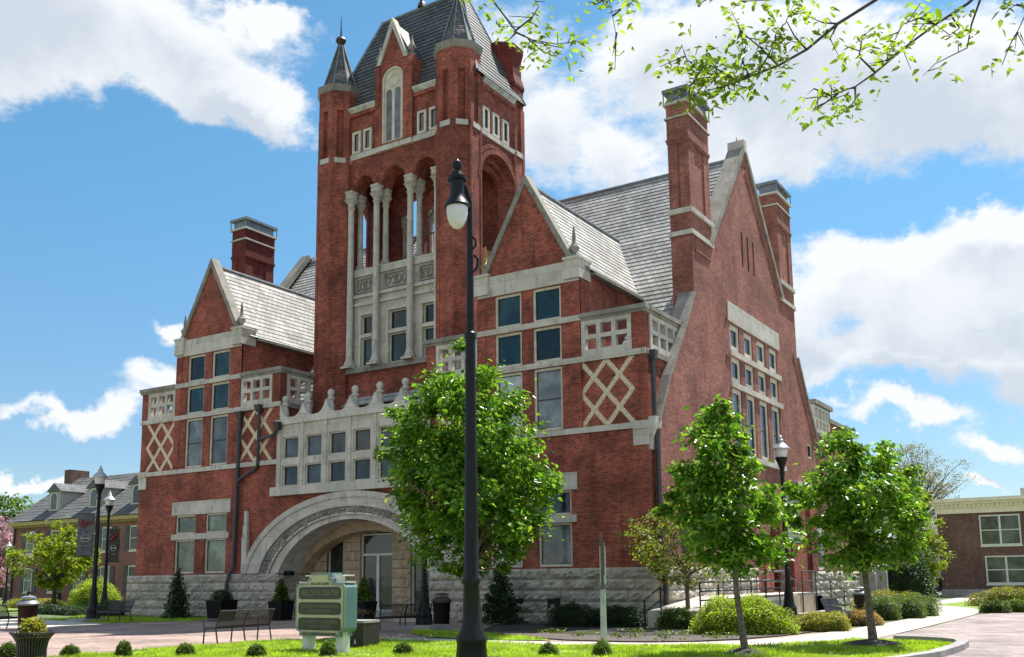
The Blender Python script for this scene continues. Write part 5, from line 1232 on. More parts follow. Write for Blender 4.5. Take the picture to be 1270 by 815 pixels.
BRANCHES = [
    ([(14.74, -22.72, 8.12), (13.75, -23.33, 7.33), (13.19, -23.71, 6.81), (12.85, -23.99, 6.51), (12.62, -24.21, 6.23), (12.42, -24.42, 6.04), (12.23, -24.63, 5.9), (12.03, -24.87, 5.85), (11.86, -25.08, 5.79)], 0.045, [([(12.45, -24.51, 5.99), (12.34, -24.6, 6.14), (12.21, -24.71, 6.28), (12.14, -24.79, 6.49)], 26), ([(12.26, -24.72, 5.85), (12.11, -24.8, 5.79), (11.96, -24.89, 5.74), (11.79, -24.99, 5.69)], 40), ([(12.03, -24.87, 5.85), (11.89, -24.97, 5.92), (11.82, -25.03, 6.01), (11.8, -25.07, 6.13)], 40), ([(12.3, -24.6, 5.94), (12.36, -24.57, 6.04), (12.43, -24.55, 6.17), (12.48, -24.55, 6.34)], 34), ([(12.62, -24.21, 6.23), (12.54, -24.28, 6.35), (12.49, -24.33, 6.49), (12.56, -24.31, 6.63)], 26), ([(12.85, -23.99, 6.51), (12.74, -24.06, 6.52), (12.62, -24.15, 6.58)], 22), ([(12.85, -23.99, 6.51), (12.78, -24.01, 6.38), (12.81, -23.97, 6.28)], 4), ([(12.15, -24.9, 5.8), (12.02, -25.01, 5.9), (12.0, -25.04, 6.03)], 40), ([(12.26, -24.72, 5.85), (12.22, -24.77, 5.99), (12.26, -24.77, 6.12)], 36), ([(11.95, -25.03, 5.79), (11.83, -25.09, 5.71), (11.79, -25.1, 5.63)], 34)]),
    ([(14.71, -23.11, 7.48), (14.18, -23.45, 6.86), (13.87, -23.7, 6.5), (13.63, -23.93, 6.27), (13.4, -24.15, 6.02), (13.2, -24.35, 5.77), (13.07, -24.52, 5.61), (12.92, -24.72, 5.49), (12.77, -24.92, 5.42)], 0.035, [([(13.22, -24.45, 5.72), (13.12, -24.54, 5.85), (13.16, -24.54, 6.02), (13.28, -24.48, 6.11)], 20), ([(13.64, -24.03, 6.22), (13.54, -24.11, 6.27), (13.42, -24.18, 6.22), (13.35, -24.2, 6.12)], 34), ([(13.41, -24.25, 5.97), (13.29, -24.31, 5.87), (13.15, -24.4, 5.84)], 26), ([(13.09, -24.62, 5.56), (13.08, -24.61, 5.45), (13.01, -24.63, 5.36)], 28), ([(12.94, -24.82, 5.44), (12.83, -24.89, 5.5), (12.78, -24.92, 5.45)], 28), ([(12.99, -24.78, 5.46), (12.88, -24.84, 5.37), (12.81, -24.88, 5.34)], 30), ([(13.75, -23.87, 6.35), (13.8, -23.81, 6.24), (13.68, -23.88, 6.14)], 26), ([(13.97, -23.75, 6.47), (13.89, -23.76, 6.27), (13.84, -23.76, 6.07), (13.6, -23.89, 5.94), (13.5, -23.93, 5.84)], 9)]),
    ([(14.67, -23.7, 6.68), (14.48, -23.85, 6.31), (14.33, -24.0, 6.14), (14.24, -24.1, 5.91), (14.22, -24.18, 5.74)], 0.02, [([(14.33, -24.06, 6.11), (14.26, -24.1, 6.15), (14.19, -24.14, 6.1)], 30), ([(14.25, -24.18, 5.87), (14.21, -24.2, 5.81), (14.17, -24.21, 5.73)], 34)]),
    ([(14.88, -21.15, 9.79), (12.35, -22.77, 8.67), (10.94, -23.79, 8.15), (10.03, -24.56, 7.96), (9.75, -24.88, 7.49), (9.85, -25.0, 7.24), (10.1, -24.99, 6.84), (10.34, -25.02, 6.64), (10.64, -25.03, 6.48)], 0.035, [([(10.08, -25.35, 6.97), (10.15, -25.29, 6.85), (10.23, -25.21, 6.72)], 10), ([(10.28, -25.28, 6.63), (10.4, -25.19, 6.56), (10.58, -25.07, 6.52), (10.74, -24.97, 6.54)], 24), ([(10.23, -25.21, 6.7), (10.37, -25.14, 6.82), (10.43, -25.12, 6.92), (10.39, -25.17, 7.02)], 24), ([(10.37, -25.22, 6.57), (10.45, -25.14, 6.47), (10.6, -25.03, 6.39)], 22), ([(10.28, -25.28, 6.63), (10.21, -25.31, 6.56), (10.13, -25.36, 6.52)], 2), ([(10.03, -25.3, 7.16), (9.89, -25.37, 7.08), (9.76, -25.45, 7.05)], 14)]),
    ([(14.88, -21.36, 9.64), (12.39, -22.97, 8.43), (11.44, -23.74, 7.9), (10.95, -24.24, 7.53), (10.85, -24.5, 7.21), (10.95, -24.63, 6.9), (11.05, -24.77, 6.59), (11.11, -24.94, 6.31)], 0.02, [([(11.07, -24.95, 6.89), (10.97, -25.0, 6.82), (10.9, -25.05, 6.85)], 26), ([(11.09, -24.91, 6.71), (11.19, -24.86, 6.8), (11.28, -24.81, 6.86)], 30), ([(11.14, -24.95, 6.51), (11.12, -24.95, 6.4), (11.09, -24.95, 6.3)], 26)]),
    ([(14.84, -22.07, 8.78), (13.19, -23.23, 7.78), (12.31, -23.99, 7.26), (11.93, -24.47, 6.93), (11.88, -24.76, 6.67)], 0.025, [([(11.98, -24.6, 6.84), (11.88, -24.65, 6.73), (11.81, -24.68, 6.69)], 34), ([(12.39, -24.26, 7.07), (12.19, -24.36, 6.87), (12.09, -24.4, 6.75)], 34), ([(12.62, -24.02, 7.2), (12.5, -24.05, 6.95), (12.45, -24.06, 6.8)], 30)]),
]

overhang()

# ================================================================== street furniture
def lamp_post():
    t = thing('lamp_post', 'x', 'street lamp', group='black acorn street lamps')
    mb = MB(); mb.lathe((0, 0, 0), [(.34, 0), (.34, .12), (.30, .16), (.27, .42), (.29, .46), (.21, .60), (.165, .95), (.18, 1.0), (.15, 1.08), (.125, 1.35), (.14, 1.4), (.105, 1.5), (.098, 3.0), (.075, 5.55), (.10, 5.58), (.10, 5.66), (.08, 5.7)], 16)
    for k in range(12):
        a = 2*math.pi*k/12; mb.tube([(.285*math.cos(a), .285*math.sin(a), .17), (.255*math.cos(a), .255*math.sin(a), .42)], .022, 4)
    mb.build('post', IRON, t, True)
    mb = MB(); mb.lathe((0, 0, 5.7), [(.07, 0), (.09, .1), (.13, .25), (.20, .42), (.235, .50), (.235, .56), (.2, .57)], 16); mb.build('lamp_fitter', IRON, t, True)
    mb = MB(); mb.lathe((0, 0, 6.24), [(.19, 0), (.215, .1), (.235, .30), (.24, .36)], 16); mb.build('lamp_glass', LAMPG, t, True)
    mb = MB(); mb.lathe((0, 0, 6.6), [(.33, -.03), (.34, .02), (.30, .07), (.22, .16), (.13, .24), (.10, .30), (.12, .34), (.06, .42), (.04, .46), (.055, .5), (.0, .55)], 16); mb.build('lamp_cap', SILV, t, True)
    return t
def add_banner(t, side, mat, emblem=True, ang=0.0):
    mb = MB(); w, z0, z1 = .72, 2.95, 4.85
    mb.T = Matrix.Rotation(ang, 4, 'Z')
    n = 10; vs = []
    for i in range(n+1):
        z = z0+(z1-z0)*i/n
        for j in range(5): vs.append((side*(.12+w*j/4), .035*math.sin(i*.9+j*.8), z))
    fs = [(i*5+j, i*5+j+1, i*5+j+6, i*5+j+5) for i in range(n) for j in range(4)]
    mb.add(vs, fs); mb.add([(x, y+.012, z) for x, y, z in vs], fs)
    o = mb.build('banner', mat, t)
    mb = MB(); mb.T = Matrix.Rotation(ang, 4, 'Z')
    for z in (z0-.02, z1+.02): mb.tube([(0, 0, z), (side*(.2+w), 0, z)], .018, 6)
    mb.build('banner_arm', IRON, o)
    if emblem:
        mb = MB(); mb.T = Matrix.Rotation(ang, 4, 'Z'); cx = side*(.12+w/2)
        for y in (-.055, .065):
            for s in (1, -1):
                mb.tube([(cx-.22, y, 3.75), (cx-.1, y, 3.75+s*.16), (cx+.1, y, 3.75+s*.16), (cx+.22, y, 3.75)], .016, 4)
            mb.tube([(cx-.2, y, 3.75), (cx+.2, y, 3.75)], .035, 4)
            mb.tube([(cx-.14, y, 3.40), (cx+.14, y, 3.40)], .012, 4)
        mb.build('banner_emblem', BANLT, o)
        mb = MB(); mb.T = Matrix.Rotation(ang, 4, 'Z')
        for y in (-.055, .065):
            for (dx_, dz, r) in ((-.2, 4.5, .09), (-.02, 4.42, .10), (.16, 4.5, .07), (-.12, 4.3, .07)): mb.lathe((cx+dx_, y, dz-r), [(.01, 0), (r, r*.5), (r, r*1.4), (.01, r*2)], 6)
        mb.build('banner_flowers', BANRED, o)
L0 = lamp_post()
lamps = [(-26.0, -4.27, 1.0, 'black lamp post with a dark banner, tallest at the left of the plaza'), (-36.8, 3.9, 1.0, 'black lamp post with a black banner just left of the courthouse corner'), (-61.5, 12.4, .72, 'small distant black lamp post before the pink blossoming tree'),
         (3.22, 5.35, 1.0, 'black lamp post with a pale banner between the two right trees'), (-6.45, -4.88, 1.0, 'black lamp post half hidden behind the tallest leafy tree, on a concrete pad'), (1.3, 39.0, .72, 'thin black lamp post before the dark evergreen bush far right')]
for i, (x, y, s, lab) in enumerate(lamps):
    t = L0 if i == 0 else copy_tree(L0)
    place(t, (x, y, 0), 0, lab, s)
    LAMPS = globals().setdefault('LAMPS', []); LAMPS.append(t)
add_banner(LAMPS[0], -1, SMOKE, True, .95); add_banner(LAMPS[1], 1, BANNER, True, .3); add_banner(LAMPS[3], 1, BANNERG, False, 1.1)
mb = MB(); mb.box(-7.35, -5.75, -5.5, -4.3, -.03, .14); tag(mb.build('lamp_pad', LEDGE), 'low concrete pad under the lamp post behind the tallest tree', 'concrete pad')
mb = MB(); mb.box(-26.9, -25.6, -5.0, -3.9, -.03, .10); tag(mb.build('lamp_pad', LEDGE), 'low concrete pad under the tallest left lamp post', 'concrete pad')

# tall pendant lamp in the foreground
def pendant():
    t = thing('pendant_lamp', 'tall black lamp post with a single hanging teardrop globe in the foreground', 'street lamp', (3.36, -16.1, 0))
    mb = MB(); mb.lathe((0, 0, 0), [(.36, 0), (.36, .10), (.31, .14), (.31, .20), (.29, .42), (.31, .46), (.30, .52), (.20, .72), (.175, .95), (.16, 1.55), (.185, 1.6), (.185, 1.67), (.15, 1.72), (.135, 3.0), (.115, 5.2), (.105, 6.6), (.125, 6.62), (.125, 6.72), (.085, 6.76), (.07, 8.2), (.06, 9.2)], 18)
    mb.build('post', IRON, t, True)
    hx, hy = -.26*cr.x-.14*cf.x, -.26*cr.y-.14*cf.y; S = .80
    mb = MB(); mb.tube([(0, 0, 9.1), (0, 0, 9.6), (hx*.35, hy*.35, 9.9), (hx*.8, hy*.8, 10.0), (hx, hy, 9.98)], [.06, .055, .05, .045, .04], 8)
    sx_, sy_ = cr.x, cr.y
    mb.tube([(sx_*.07, sy_*.07, 8.05), (sx_*.15, sy_*.15, 8.15), (sx_*.17, sy_*.17, 8.32), (sx_*.09, sy_*.09, 8.42)], .03, 6)
    mb.tube([(sx_*.06, sy_*.06, 8.55), (sx_*.12, sy_*.12, 8.62), (sx_*.12, sy_*.12, 8.75), (sx_*.06, sy_*.06, 8.82)], .025, 6)
    mb.build('bracket_arm', IRON, t, True)
    mb = MB(); mb.lathe((hx, hy, 9.42), [(r_*S*1.05, z_*S) for r_, z_ in [(.20, .0), (.315, .0), (.325, .05), (.30, .09), (.27, .16), (.205, .25), (.19, .36), (.175, .62), (.185, .72), (.24, .74), (.24, .84), (.18, .86), (.15, .96), (.075, 1.0), (.07, 1.05), (.12, 1.1), (.135, 1.17), (.12, 1.25), (.06, 1.30), (.03, 1.34), (.015, 1.42)]], 18)
    mb.build('lamp_housing', IRON, t, True)
    mb = MB(); mb.lathe((hx, hy, 8.95), [(r_*.9, z_*S) for r_, z_ in [(.02, 0), (.09, .02), (.17, .12), (.225, .26), (.25, .42), (.255, .59)]], 18); mb.build('lamp_globe', LAMPG, t, True)
pendant()

def bench(mat=IRONW):
    """slatted steel bench, seat looks to -y, 1.9 m long"""
    t = thing('park_bench', 'x', 'bench', group='slatted metal benches')
    L = .98
    def curve(kind):
        if kind == 'back': return [(.02+.20*s, .46+.43*s) for s in np.linspace(0, 1, 7)]
        return [(-.46+.0*0, .40), (-.44, .44), (-.30, .445), (-.12, .43), (.02, .46)]
    for kind, nm in (('back', 'backrest'), ('seat', 'seat')):
        mb = MB(); cv = curve(kind)
        for k in range(34):
            x = -L+.03+(2*L-.06)*k/33
            for (a, b) in zip(cv, cv[1:]): mb.box(x-.013, x+.013, min(a[0], b[0]), max(a[0], b[0])+.012, min(a[1], b[1]), max(a[1], b[1])+.012) if kind == 'seat' else mb.hexa([(x-.013, a[0], a[1]), (x+.013, a[0], a[1]), (x+.013, a[0]+.012, a[1]), (x-.013, a[0]+.012, a[1]), (x-.013, b[0], b[1]), (x+.013, b[0], b[1]), (x+.013, b[0]+.012, b[1]), (x-.013, b[0]+.012, b[1])])
        for p in (cv[0], cv[-1]): mb.tube([(-L, p[0], p[1]), (L, p[0], p[1])], .022, 6)
        mb.build(nm, mat, t)
    for x in (-L, 0, L):
        mb = MB()
        mb.tube([(x, -.46, 0), (x, -.42, .42)], .024, 6); mb.tube([(x, .12, 0), (x, .02, .44)], .024, 6); mb.tube([(x, -.42, .42), (x, .02, .44)], .02, 6); mb.tube([(x, .02, .44), (x, .22, .90)], .022, 6)
        mb.build('leg_frame', mat, t, True)
    for x in (-L, L):
        mb = MB(); mb.tube([(x, -.44, .40), (x, -.46, .62), (x, -.40, .66), (x, -.1, .66), (x, .12, .66)], .02, 6); mb.build('armrest', mat, t, True)
    return t
B0 = bench()
blist = [(-6.72, -12.85, -math.pi/2, 1.0, 'dark slatted bench seen from behind at the edge of the lawn, nearest the sign'),
         (-24.0, -4.4, -.12, 1.0, 'dark slatted bench against the stone base at the left corner of the courthouse'),
         (-6.9, -5.4, -math.pi/2-.5, .95, 'dark slatted bench at the arch, left of the half hidden lamp post'),
         (5.75, 2.2, math.pi/2, 1.0, 'grey slatted bench by the path near the right trees'),
         (-21.9, -11.4, math.pi/2+.3, 1.0, 'slatted bench cut by the left edge of the photo')]
for i, (x, y, rz, s, lab) in enumerate(blist):
    t = B0 if i == 0 else copy_tree(B0); place(t, (x, y, 0), rz, lab, s)

def bin_(name, label, loc, mat, dome=True, s=1.0):
    t = thing(name, label, 'litter bin', loc); t.scale = (s, s, s)
    mb = MB()
    for k in range(30):
        a = 2*math.pi*k/30; c, d = math.cos(a), math.sin(a)
        mb.tube([(.27*c, .27*d, .05), (.29*c, .29*d, .5), (.31*c, .31*d, .82), (.36*c, .36*d, .9)], .016, 4)
    for z, r in ((.05, .275), (.45, .29), (.88, .35)): mb.tube([(r*math.cos(q), r*math.sin(q), z) for q in np.linspace(0, 2*math.pi, 25)], .018, 5)
    mb.build('slats', mat, t); mb = MB(); mb.lathe((0, 0, .04), [(.24, 0), (.27, .80)], 18); mb.build('liner', DARK, t)
    if dome:
        mb = MB(); mb.lathe((0, 0, .90), [(.37, -.03), (.38, .02), (.34, .07), (.22, .16), (.20, .165)], 18)
        mb.lathe((0, 0, 1.10), [(.26, .0), (.25, .05), (.14, .09), (0, .10)], 16)
        for k in range(4): a = k*math.pi/2+.4; mb.tube([(.2*math.cos(a), .2*math.sin(a), 1.02), (.2*math.cos(a), .2*math.sin(a), 1.12)], .015, 4)
        mb.build('dome_lid', IRONW if mat is not MAROON else LEAD, t, True)
bin_('litter_bin', 'dark maroon slatted litter bin with a domed lid at the left of the plaza', (-19.99, -11.1, 0), MAROON, s=1.05)
bin_('litter_bin', 'black slatted litter bin beside the half hidden lamp post', (-7.1, -3.0, 0), IRON)
bin_('litter_bin', 'maroon litter bin with a grey domed lid near the right path', (4.55, 11.2, 0), MAROON)
# urn with a small shrub
def urn(name, label, loc, s=1.0):
    t = thing(name, label, 'planter', loc); t.scale = (s, s, s)
    mb = MB()
    for k in range(34):
        a = 2*math.pi*k/34; c, d = math.cos(a), math.sin(a)
        mb.tube([(r*c, r*d, z) for r, z in ((.30, .03), (.29, .22), (.32, .40), (.39, .52), (.47, .60))], .017, 4)
    for z, r in ((.03, .30), (.60, .475), (.50, .385)): mb.tube([(r*math.cos(q), r*math.sin(q), z) for q in np.linspace(0, 2*math.pi, 29)], .018, 5)
    mb.build('slats', IRONW, t); mb = MB(); mb.lathe((0, 0, .02), [(.26, 0), (.26, .3), (.36, .52), (.34, .54), (0, .54)], 18, cap=False); mb.build('liner', DARK, t)
    return t
urn('slatted_urn', 'flared slatted metal urn in the left foreground', (-6.37, -19.3, 0))
shrub('juniper', 'small yellow-green juniper growing in the slatted urn', (-6.37, -19.3, .52), .26, .26, .36, 620, .085, L_GOLD, core=TWIG, seed=131)
# square planters beside the porch
def tub(label, x, y, w, h):
    t = thing('square_planter', label, 'planter', (x, y, .0))
    mb = MB()
    mb.hexa([(-w*.42, -w*.42, 0), (w*.42, -w*.42, 0), (w*.42, w*.42, 0), (-w*.42, w*.42, 0), (-w/2, -w/2, h), (w/2, -w/2, h), (w/2, w/2, h), (-w/2, w/2, h)])
    for k in range(9):
        for s in (-1, 1):
            u = -w*.42+w*.84*k/8; mb.tube([(u, s*w*.43, .02), (u*1.18, s*w*.51, h)], .013, 4); mb.tube([(s*w*.43, u, .02), (s*w*.51, u*1.18, h)], .013, 4)
    mb.build('tub', IRON, t); mb = MB(); mb.box(-w*.53, w*.53, -w*.53, w*.53, h, h+.05); mb.build('rim', IRON, t)
for (x, y, lab, lab2) in ((-17.6, -.75, 'black slatted square planter left of the entrance arch', 'small cone conifer in the planter left of the entrance arch'), (-12.6, -1.0, 'black slatted square planter right of the entrance doors', 'small cone conifer in the planter right of the entrance doors')):
    tub(lab, x, y, .78, .78)
    conifer('potted_conifer', lab2, (x, y, .78), 1.05, .34, 1100, int(-x*10), L_BOX, z0=0)
tub('black slatted square planter in front of the stone base behind the far bench', -20.0, -2.0, .95, .85)
shrub('potted_shrub', 'dark shrub in the planter behind the benches', (-20.0, -2.0, .85), .42, .42, .45, 700, .09, L_DARK, core=TWIG, seed=133)
# flowers by the right planter
t = thing('flower_trough', 'low dark trough with orange flowers in front of the entrance doors', 'planter', (-11.6, -2.4, 0))
mb = MB(); mb.box(-.45, .45, -.2, .2, 0, .34); mb.box(-.48, .48, -.23, .23, .34, .38); mb.build('trough', IRON, t)
rg = np.random.default_rng(9); P = rg.normal(0, 1, (260, 3))*np.array([.26, .1, .07])+np.array([-.1, 0, .45]); V, F = leaf_geo(P, .07, .8, rng=rg); raw_mesh('flowers', V, 4, F, L_RUST, t)
# brown utility box on the lawn
t = thing('utility_box', 'square dark brown box with a pale grey slab top behind the town sign', 'utility box', (-2.12, -13.15, 0), .10)
t.scale = (.54, .66, 1.0)
mb = MB(); mb.box(-.62, .62, -.52, .52, 0, .62); mb.box(-.56, .0, -.525, -.515, .06, .56); mb.build('casing', BROWNB, t)
mb = MB(); mb.box(-.64, .64, -.54, .54, .62, .68); mb.build('top_slab', LEDGE, t)
mb = MB(); mb.lathe((.18, -.53, .1), [(.05, 0), (.06, .03), (.03, .12)], 8); mb.build('latch', SILV, t)
# the pale post with a weathered stake
t = thing('tree_stake', 'pale green metal post with a weathered wooden stake strapped on top', 'post', (2.64, -9.0, 0))
mb = MB(); mb.lathe((0, 0, 0), [(.085, 0), (.075, 1.2), (.072, 1.36), (.05, 1.38)], 12); mb.build('post', GALV, t, True)
mb = MB(); mb.tube([(0, 0, 1.3), (.01, 0, 1.5), (.0, 0, 2.2), (-.02, 0, 2.88)], [.075, .05, .042, .022], 7); mb.box(.02, .075, -.03, .03, 1.75, 2.62); mb.tube([(-.03, 0, 2.55), (-.04, 0, 2.78)], .025, 6); mb.build('stake', DIRTW, t)
mb = MB(); mb.box(-.06, .10, -.02, .02, 1.5, 2.5); mb.build('plate', GALV, t)
# town sign
def text(s, size, mat, parent, name, loc, width=None):
    c = bpy.data.curves.new(name, 'FONT'); c.body = s; c.size = size; c.extrude = .004; c.align_x = 'CENTER'; c.align_y = 'CENTER'
    tmp = bpy.data.objects.new(name, c); COL.objects.link(tmp); bpy.context.view_layer.update()
    me = bpy.data.meshes.new_from_object(tmp); bpy.data.objects.remove(tmp); bpy.data.curves.remove(c)
    me.materials.clear(); me.materials.append(mat)
    o = bpy.data.objects.new(name, me); COL.objects.link(o); o.parent = parent; o.location = loc; o.rotation_euler = (math.pi/2, 0, 0)
    xs = [v.co.x for v in me.vertices]; w = max(xs)-min(xs)
    if width: o.scale = (width/w, 1, 1)
    return o
def sign():
    t = thing('town_sign', 'teal and cream welcome centre sign with three dark lettered panels on two white posts', 'sign', (-1.80, -14.95, 0), -.02)
    W, z0, z1, d = .80, .48, 1.62, .20
    def outline(k):
        a = W-k; b0, b1 = z0+k, z1-k; c = .14
        return [(-a+c, b0), (-a+c, b0-.10), (a-c, b0-.10), (a-c, b0), (a-.05, b0+.02), (a, b0+.10), (a, b1-.10), (a-.05, b1-.02), (.42-k, b1), (.42-k, b1+.10), (.30-k*.6, b1+.12), (.30-k*.6, b1+.24), (-.30+k*.6, b1+.24), (-.30+k*.6, b1+.12), (-.42+k, b1+.10), (-.42+k, b1), (-a+.05, b1-.02), (-a, b1-.10), (-a, b0+.10), (-a+.05, b0+.02)]
    F_ = FY(0)
    mb = MB(); mb.prism(F_, outline(0), -d*2, 0); mb.build('cabinet', TEAL, t)
    mb = MB(); mb.prism(F_, outline(.0), -.02, .02); mb.build('border', TEALF, t)
    mb = MB(); mb.prism(F_, outline(.055), .0, .032); mb.build('face', SIGNC, t)
    for (a, b) in ((1.24, 1.53), (.88, 1.17), (.52, .81)):
        mb = MB(); c = .07; x = W-.11
        mb.prism(F_, [(-x+c, a), (x-c, a), (x, a+c*.6), (x, b-c*.6), (x-c, b), (-x+c, b), (-x, b-c*.6), (-x, a+c*.6)], .0, .040); p = mb.build('letter_panel', SIGND, t)
        y = -.043
        if a > 1.2: text('WELCOME CENTER', .17, SIGNT, p, 'lettering', (0, y, (a+b)/2), 1.22)
        elif a > .8: text('TOURIST INFORMATION', .1, SIGNT, p, 'lettering', (0, y, b-.10), 1.2); text('COMMISSION', .09, SIGNT, p, 'lettering', (0, y, a+.085), .72)
        else: text('CHAMBER OF COMMERCE', .1, SIGNT, p, 'lettering', (0, y, b-.10), 1.2); text('MAIN STREET', .09, SIGNT, p, 'lettering', (0, y, a+.085), .70)
    text('ON COURT SQUARE', .085, SIGNK, t, 'lettering', (0, -.036, 1.60), .62)
    text('OLD COURTHOUSE BUILDING', .09, SIGNK, t, 'lettering', (0, -.036, .44), 1.12)
    mb = MB(); mb.box(-W+.02, W-.02, .05, d*2-.02, z1, z1+.035); mb.box(-.45, .45, .08, d*2-.05, z1+.03, z1+.16); mb.box(-.62, .62, .1, d*2+.1, z1+.16, z1+.19); mb.build('top_moulding', WHITE, t)
    for x in (-.55, .55):
        mb = MB(); mb.box(x-.11, x+.11, .08, .32, -.02, z0-.0); mb.box(x-.07, x+.07, .07, .09, .0, z0-.1); mb.build('post', WHITE, t)
sign()
# ---- ramp, landing, steps and rails at the side entrance
t = thing('entrance_ramp', 'tan concrete ramp and landing leading to the side door of the courthouse', 'ramp')
mb = MB(); mb.box(.46, 2.2, 3.0, 12.5, -.03, .95); mb.hexa([(.46, -1.5, -.03), (2.2, -1.5, -.03), (2.2, 2.995, -.03), (.46, 2.995, -.03), (.46, -1.5, .55), (2.2, -1.5, .55), (2.2, 2.995, .945), (.46, 2.995, .945)]); mb.build('ramp_body', CONC, t)
mb = MB(); mb.box(2.2, 2.26, 8.6, 12.45, -.03, .86); mb.build('ramp_wall', TAN, t)
mb = MB()
for i in range(6): mb.box(.5, 2.18, 12.5+.0, 13.9+i*.5, -.03, .93-.155*i)
mb.build('steps', LEDGE, t)
mb = MB(); mb.box(2.1, 2.7, 8.9, 16.0, -.03, .12); mb.build('kerb_stone', LEDGE, t)
def rail(label, pts_list, posts, mat, name='handrail'):
    t = thing(name, label, 'railing')
    mb = MB()
    for pl in pts_list: mb.tube(pl, .028, 6)
    mb.build('rail', mat, t, True)
    for p, q in posts:
        mb = MB(); mb.tube([p, q], .03, 6); mb.build('post', mat, t)
X = 2.32
rail('long black three-bar railing in front of the ramp', [[(X, -1.4, z), (X, 8.84, z)] for z in (1.5, 1.2, .90)], [((X, y, .0), (X, y, 1.5)) for y in (-1.4, .3, 2.0, 3.7, 5.4, 7.1, 8.84)], IRON)
rail('grey sloping handrail along the wall up to the side door', [[(.9, 2.2, 1.45), (.9, 4.6, 1.6), (.9, 10.5, 1.92), (.9, 13.2, 1.92)], [(.9, 4.6, 1.25), (.9, 10.5, 1.55)]], [((.9, y, .9), (.9, y, 1.6+.05*(y-4.6))) for y in (4.6, 6.6, 8.6, 10.5)], STEEL)
for x, lab in ((2.3, 'grey handrail on the outer side of the side steps'), (.75, 'grey handrail on the wall side of the side steps')):
    rail(lab, [[(x, 10.4, 1.88), (x, 12.5, 1.88), (x, 17.4, .95), (x, 18.4, .75)], [(x, 10.4, 1.45), (x, 12.5, 1.45), (x, 17.4, .5)]], [((x, y, 0), (x, y, z)) for y, z in ((10.4, 1.88), (12.5, 1.88), (15, 1.4), (17.4, .95))], STEEL if x < 1 else IRONW)
rail('short black railing at the foot of the ramp beside the downpipe', [[(1.0, -2.9, .95), (1.0, -1.6, 1.35)], [(1.0, -2.9, .6), (1.0, -1.6, .9)]], [((1.0, -2.9, 0), (1.0, -2.9, .95)), ((1.0, -1.6, 0), (1.0, -1.6, 1.35))], IRON)
# pale stone slabs beyond the hedge
for i, (x, y, h, lab) in enumerate([(2.3, 22.6, 2.0, 'tall pale stone slab left of the pair beyond the hedge'), (2.75, 23.2, 2.1, 'tall pale stone slab with a pointed top right of the pair beyond the hedge')]):
    t = MB(); t.prism(FY(0), [(-.42, 0), (.42, 0), (.42, h-.25), (.2, h), (-.2, h), (-.42, h-.25)], -.12, .12)
    t.prism(FY(0), [(-.3, .2), (.3, .2), (.3, h-.35), (-.3, h-.35)], .1, .135)
    o = t.build('memorial_slab', LEDGE, None); o.location = (x, y, 0); tag(o, lab, 'memorial', 'pale memorial slabs')
t = MB(); t.prism(FY(0), [(-.4, 0), (.4, 0), (.38, .78), (-.38, .86)], -.1, .1); o = t.build('grey_marker', LEAD, None); o.location = (4.3, 12.9, 0); tag(o, 'low grey slanted marker showing over the clipped hedge', 'marker')
# small bollards and chain left
for i, (x, y, lab) in enumerate([(-58.5, 12.5, 'yellow striped bollard left of the yellow-green tree'), (-50.5, 9.9, 'dark bollard right of the trunk of the yellow-green tree')]):
    t = thing('bollard', lab, 'bollard', (x, y, 0), 0, 'chained bollards'); mb = MB(); mb.lathe((0, 0, 0), [(.16, 0), (.14, .95), (.18, .98), (.15, 1.1), (.03, 1.16)], 10); mb.build('post', IRON, t)
    mb = MB(); mb.lathe((0, 0, .45), [(.165, 0), (.16, .3)], 10); mb.build('stripe', YELLOW if i == 0 else IRON, t)
mb = MB(); a, b = Vector((-58.5, 12.5, .95)), Vector((-50.5, 9.9, .95)); mb.tube([a.lerp(b, k/14)-Vector((0, 0, .45*(1-(2*k/14-1)**2))) for k in range(15)], .035, 5)
tag(mb.build('chain', SILV), 'pale sagging chain between the two bollards', 'chain')

# ================================================================== neighbouring buildings
def nwin(parent, F, u0, u1, v0, v1, fm=WHITE, g=GLG, cols=2, rows=2, fr=.1):
    f = MB(); f.pb(F, u0, u0+fr, v0, v1, -.05, .05); f.pb(F, u1-fr, u1, v0, v1, -.05, .05); f.pb(F, u0+fr, u1-fr, v0, v0+fr, -.05, .052); f.pb(F, u0+fr, u1-fr, v1-fr, v1, -.05, .052)
    f.pb(F, u0-.06, u1+.06, v0-.12, v0-.005, -.05, .09)
    for i in range(1, cols): x = u0+(u1-u0)*i/cols; f.pb(F, x-.07, x+.07, v0+fr, v1-fr, -.05, .045)
    for j in range(1, rows): z = v0+(v1-v0)*j/rows; f.pb(F, u0+fr, u1-fr, z-.035, z+.035, -.05, .04)
    o = f.build('window', fm, parent); p = MB(); p.pb(F, u0+.05, u1-.05, v0+.05, v1-.05, -.04, .012); p.build('pane', g, o)
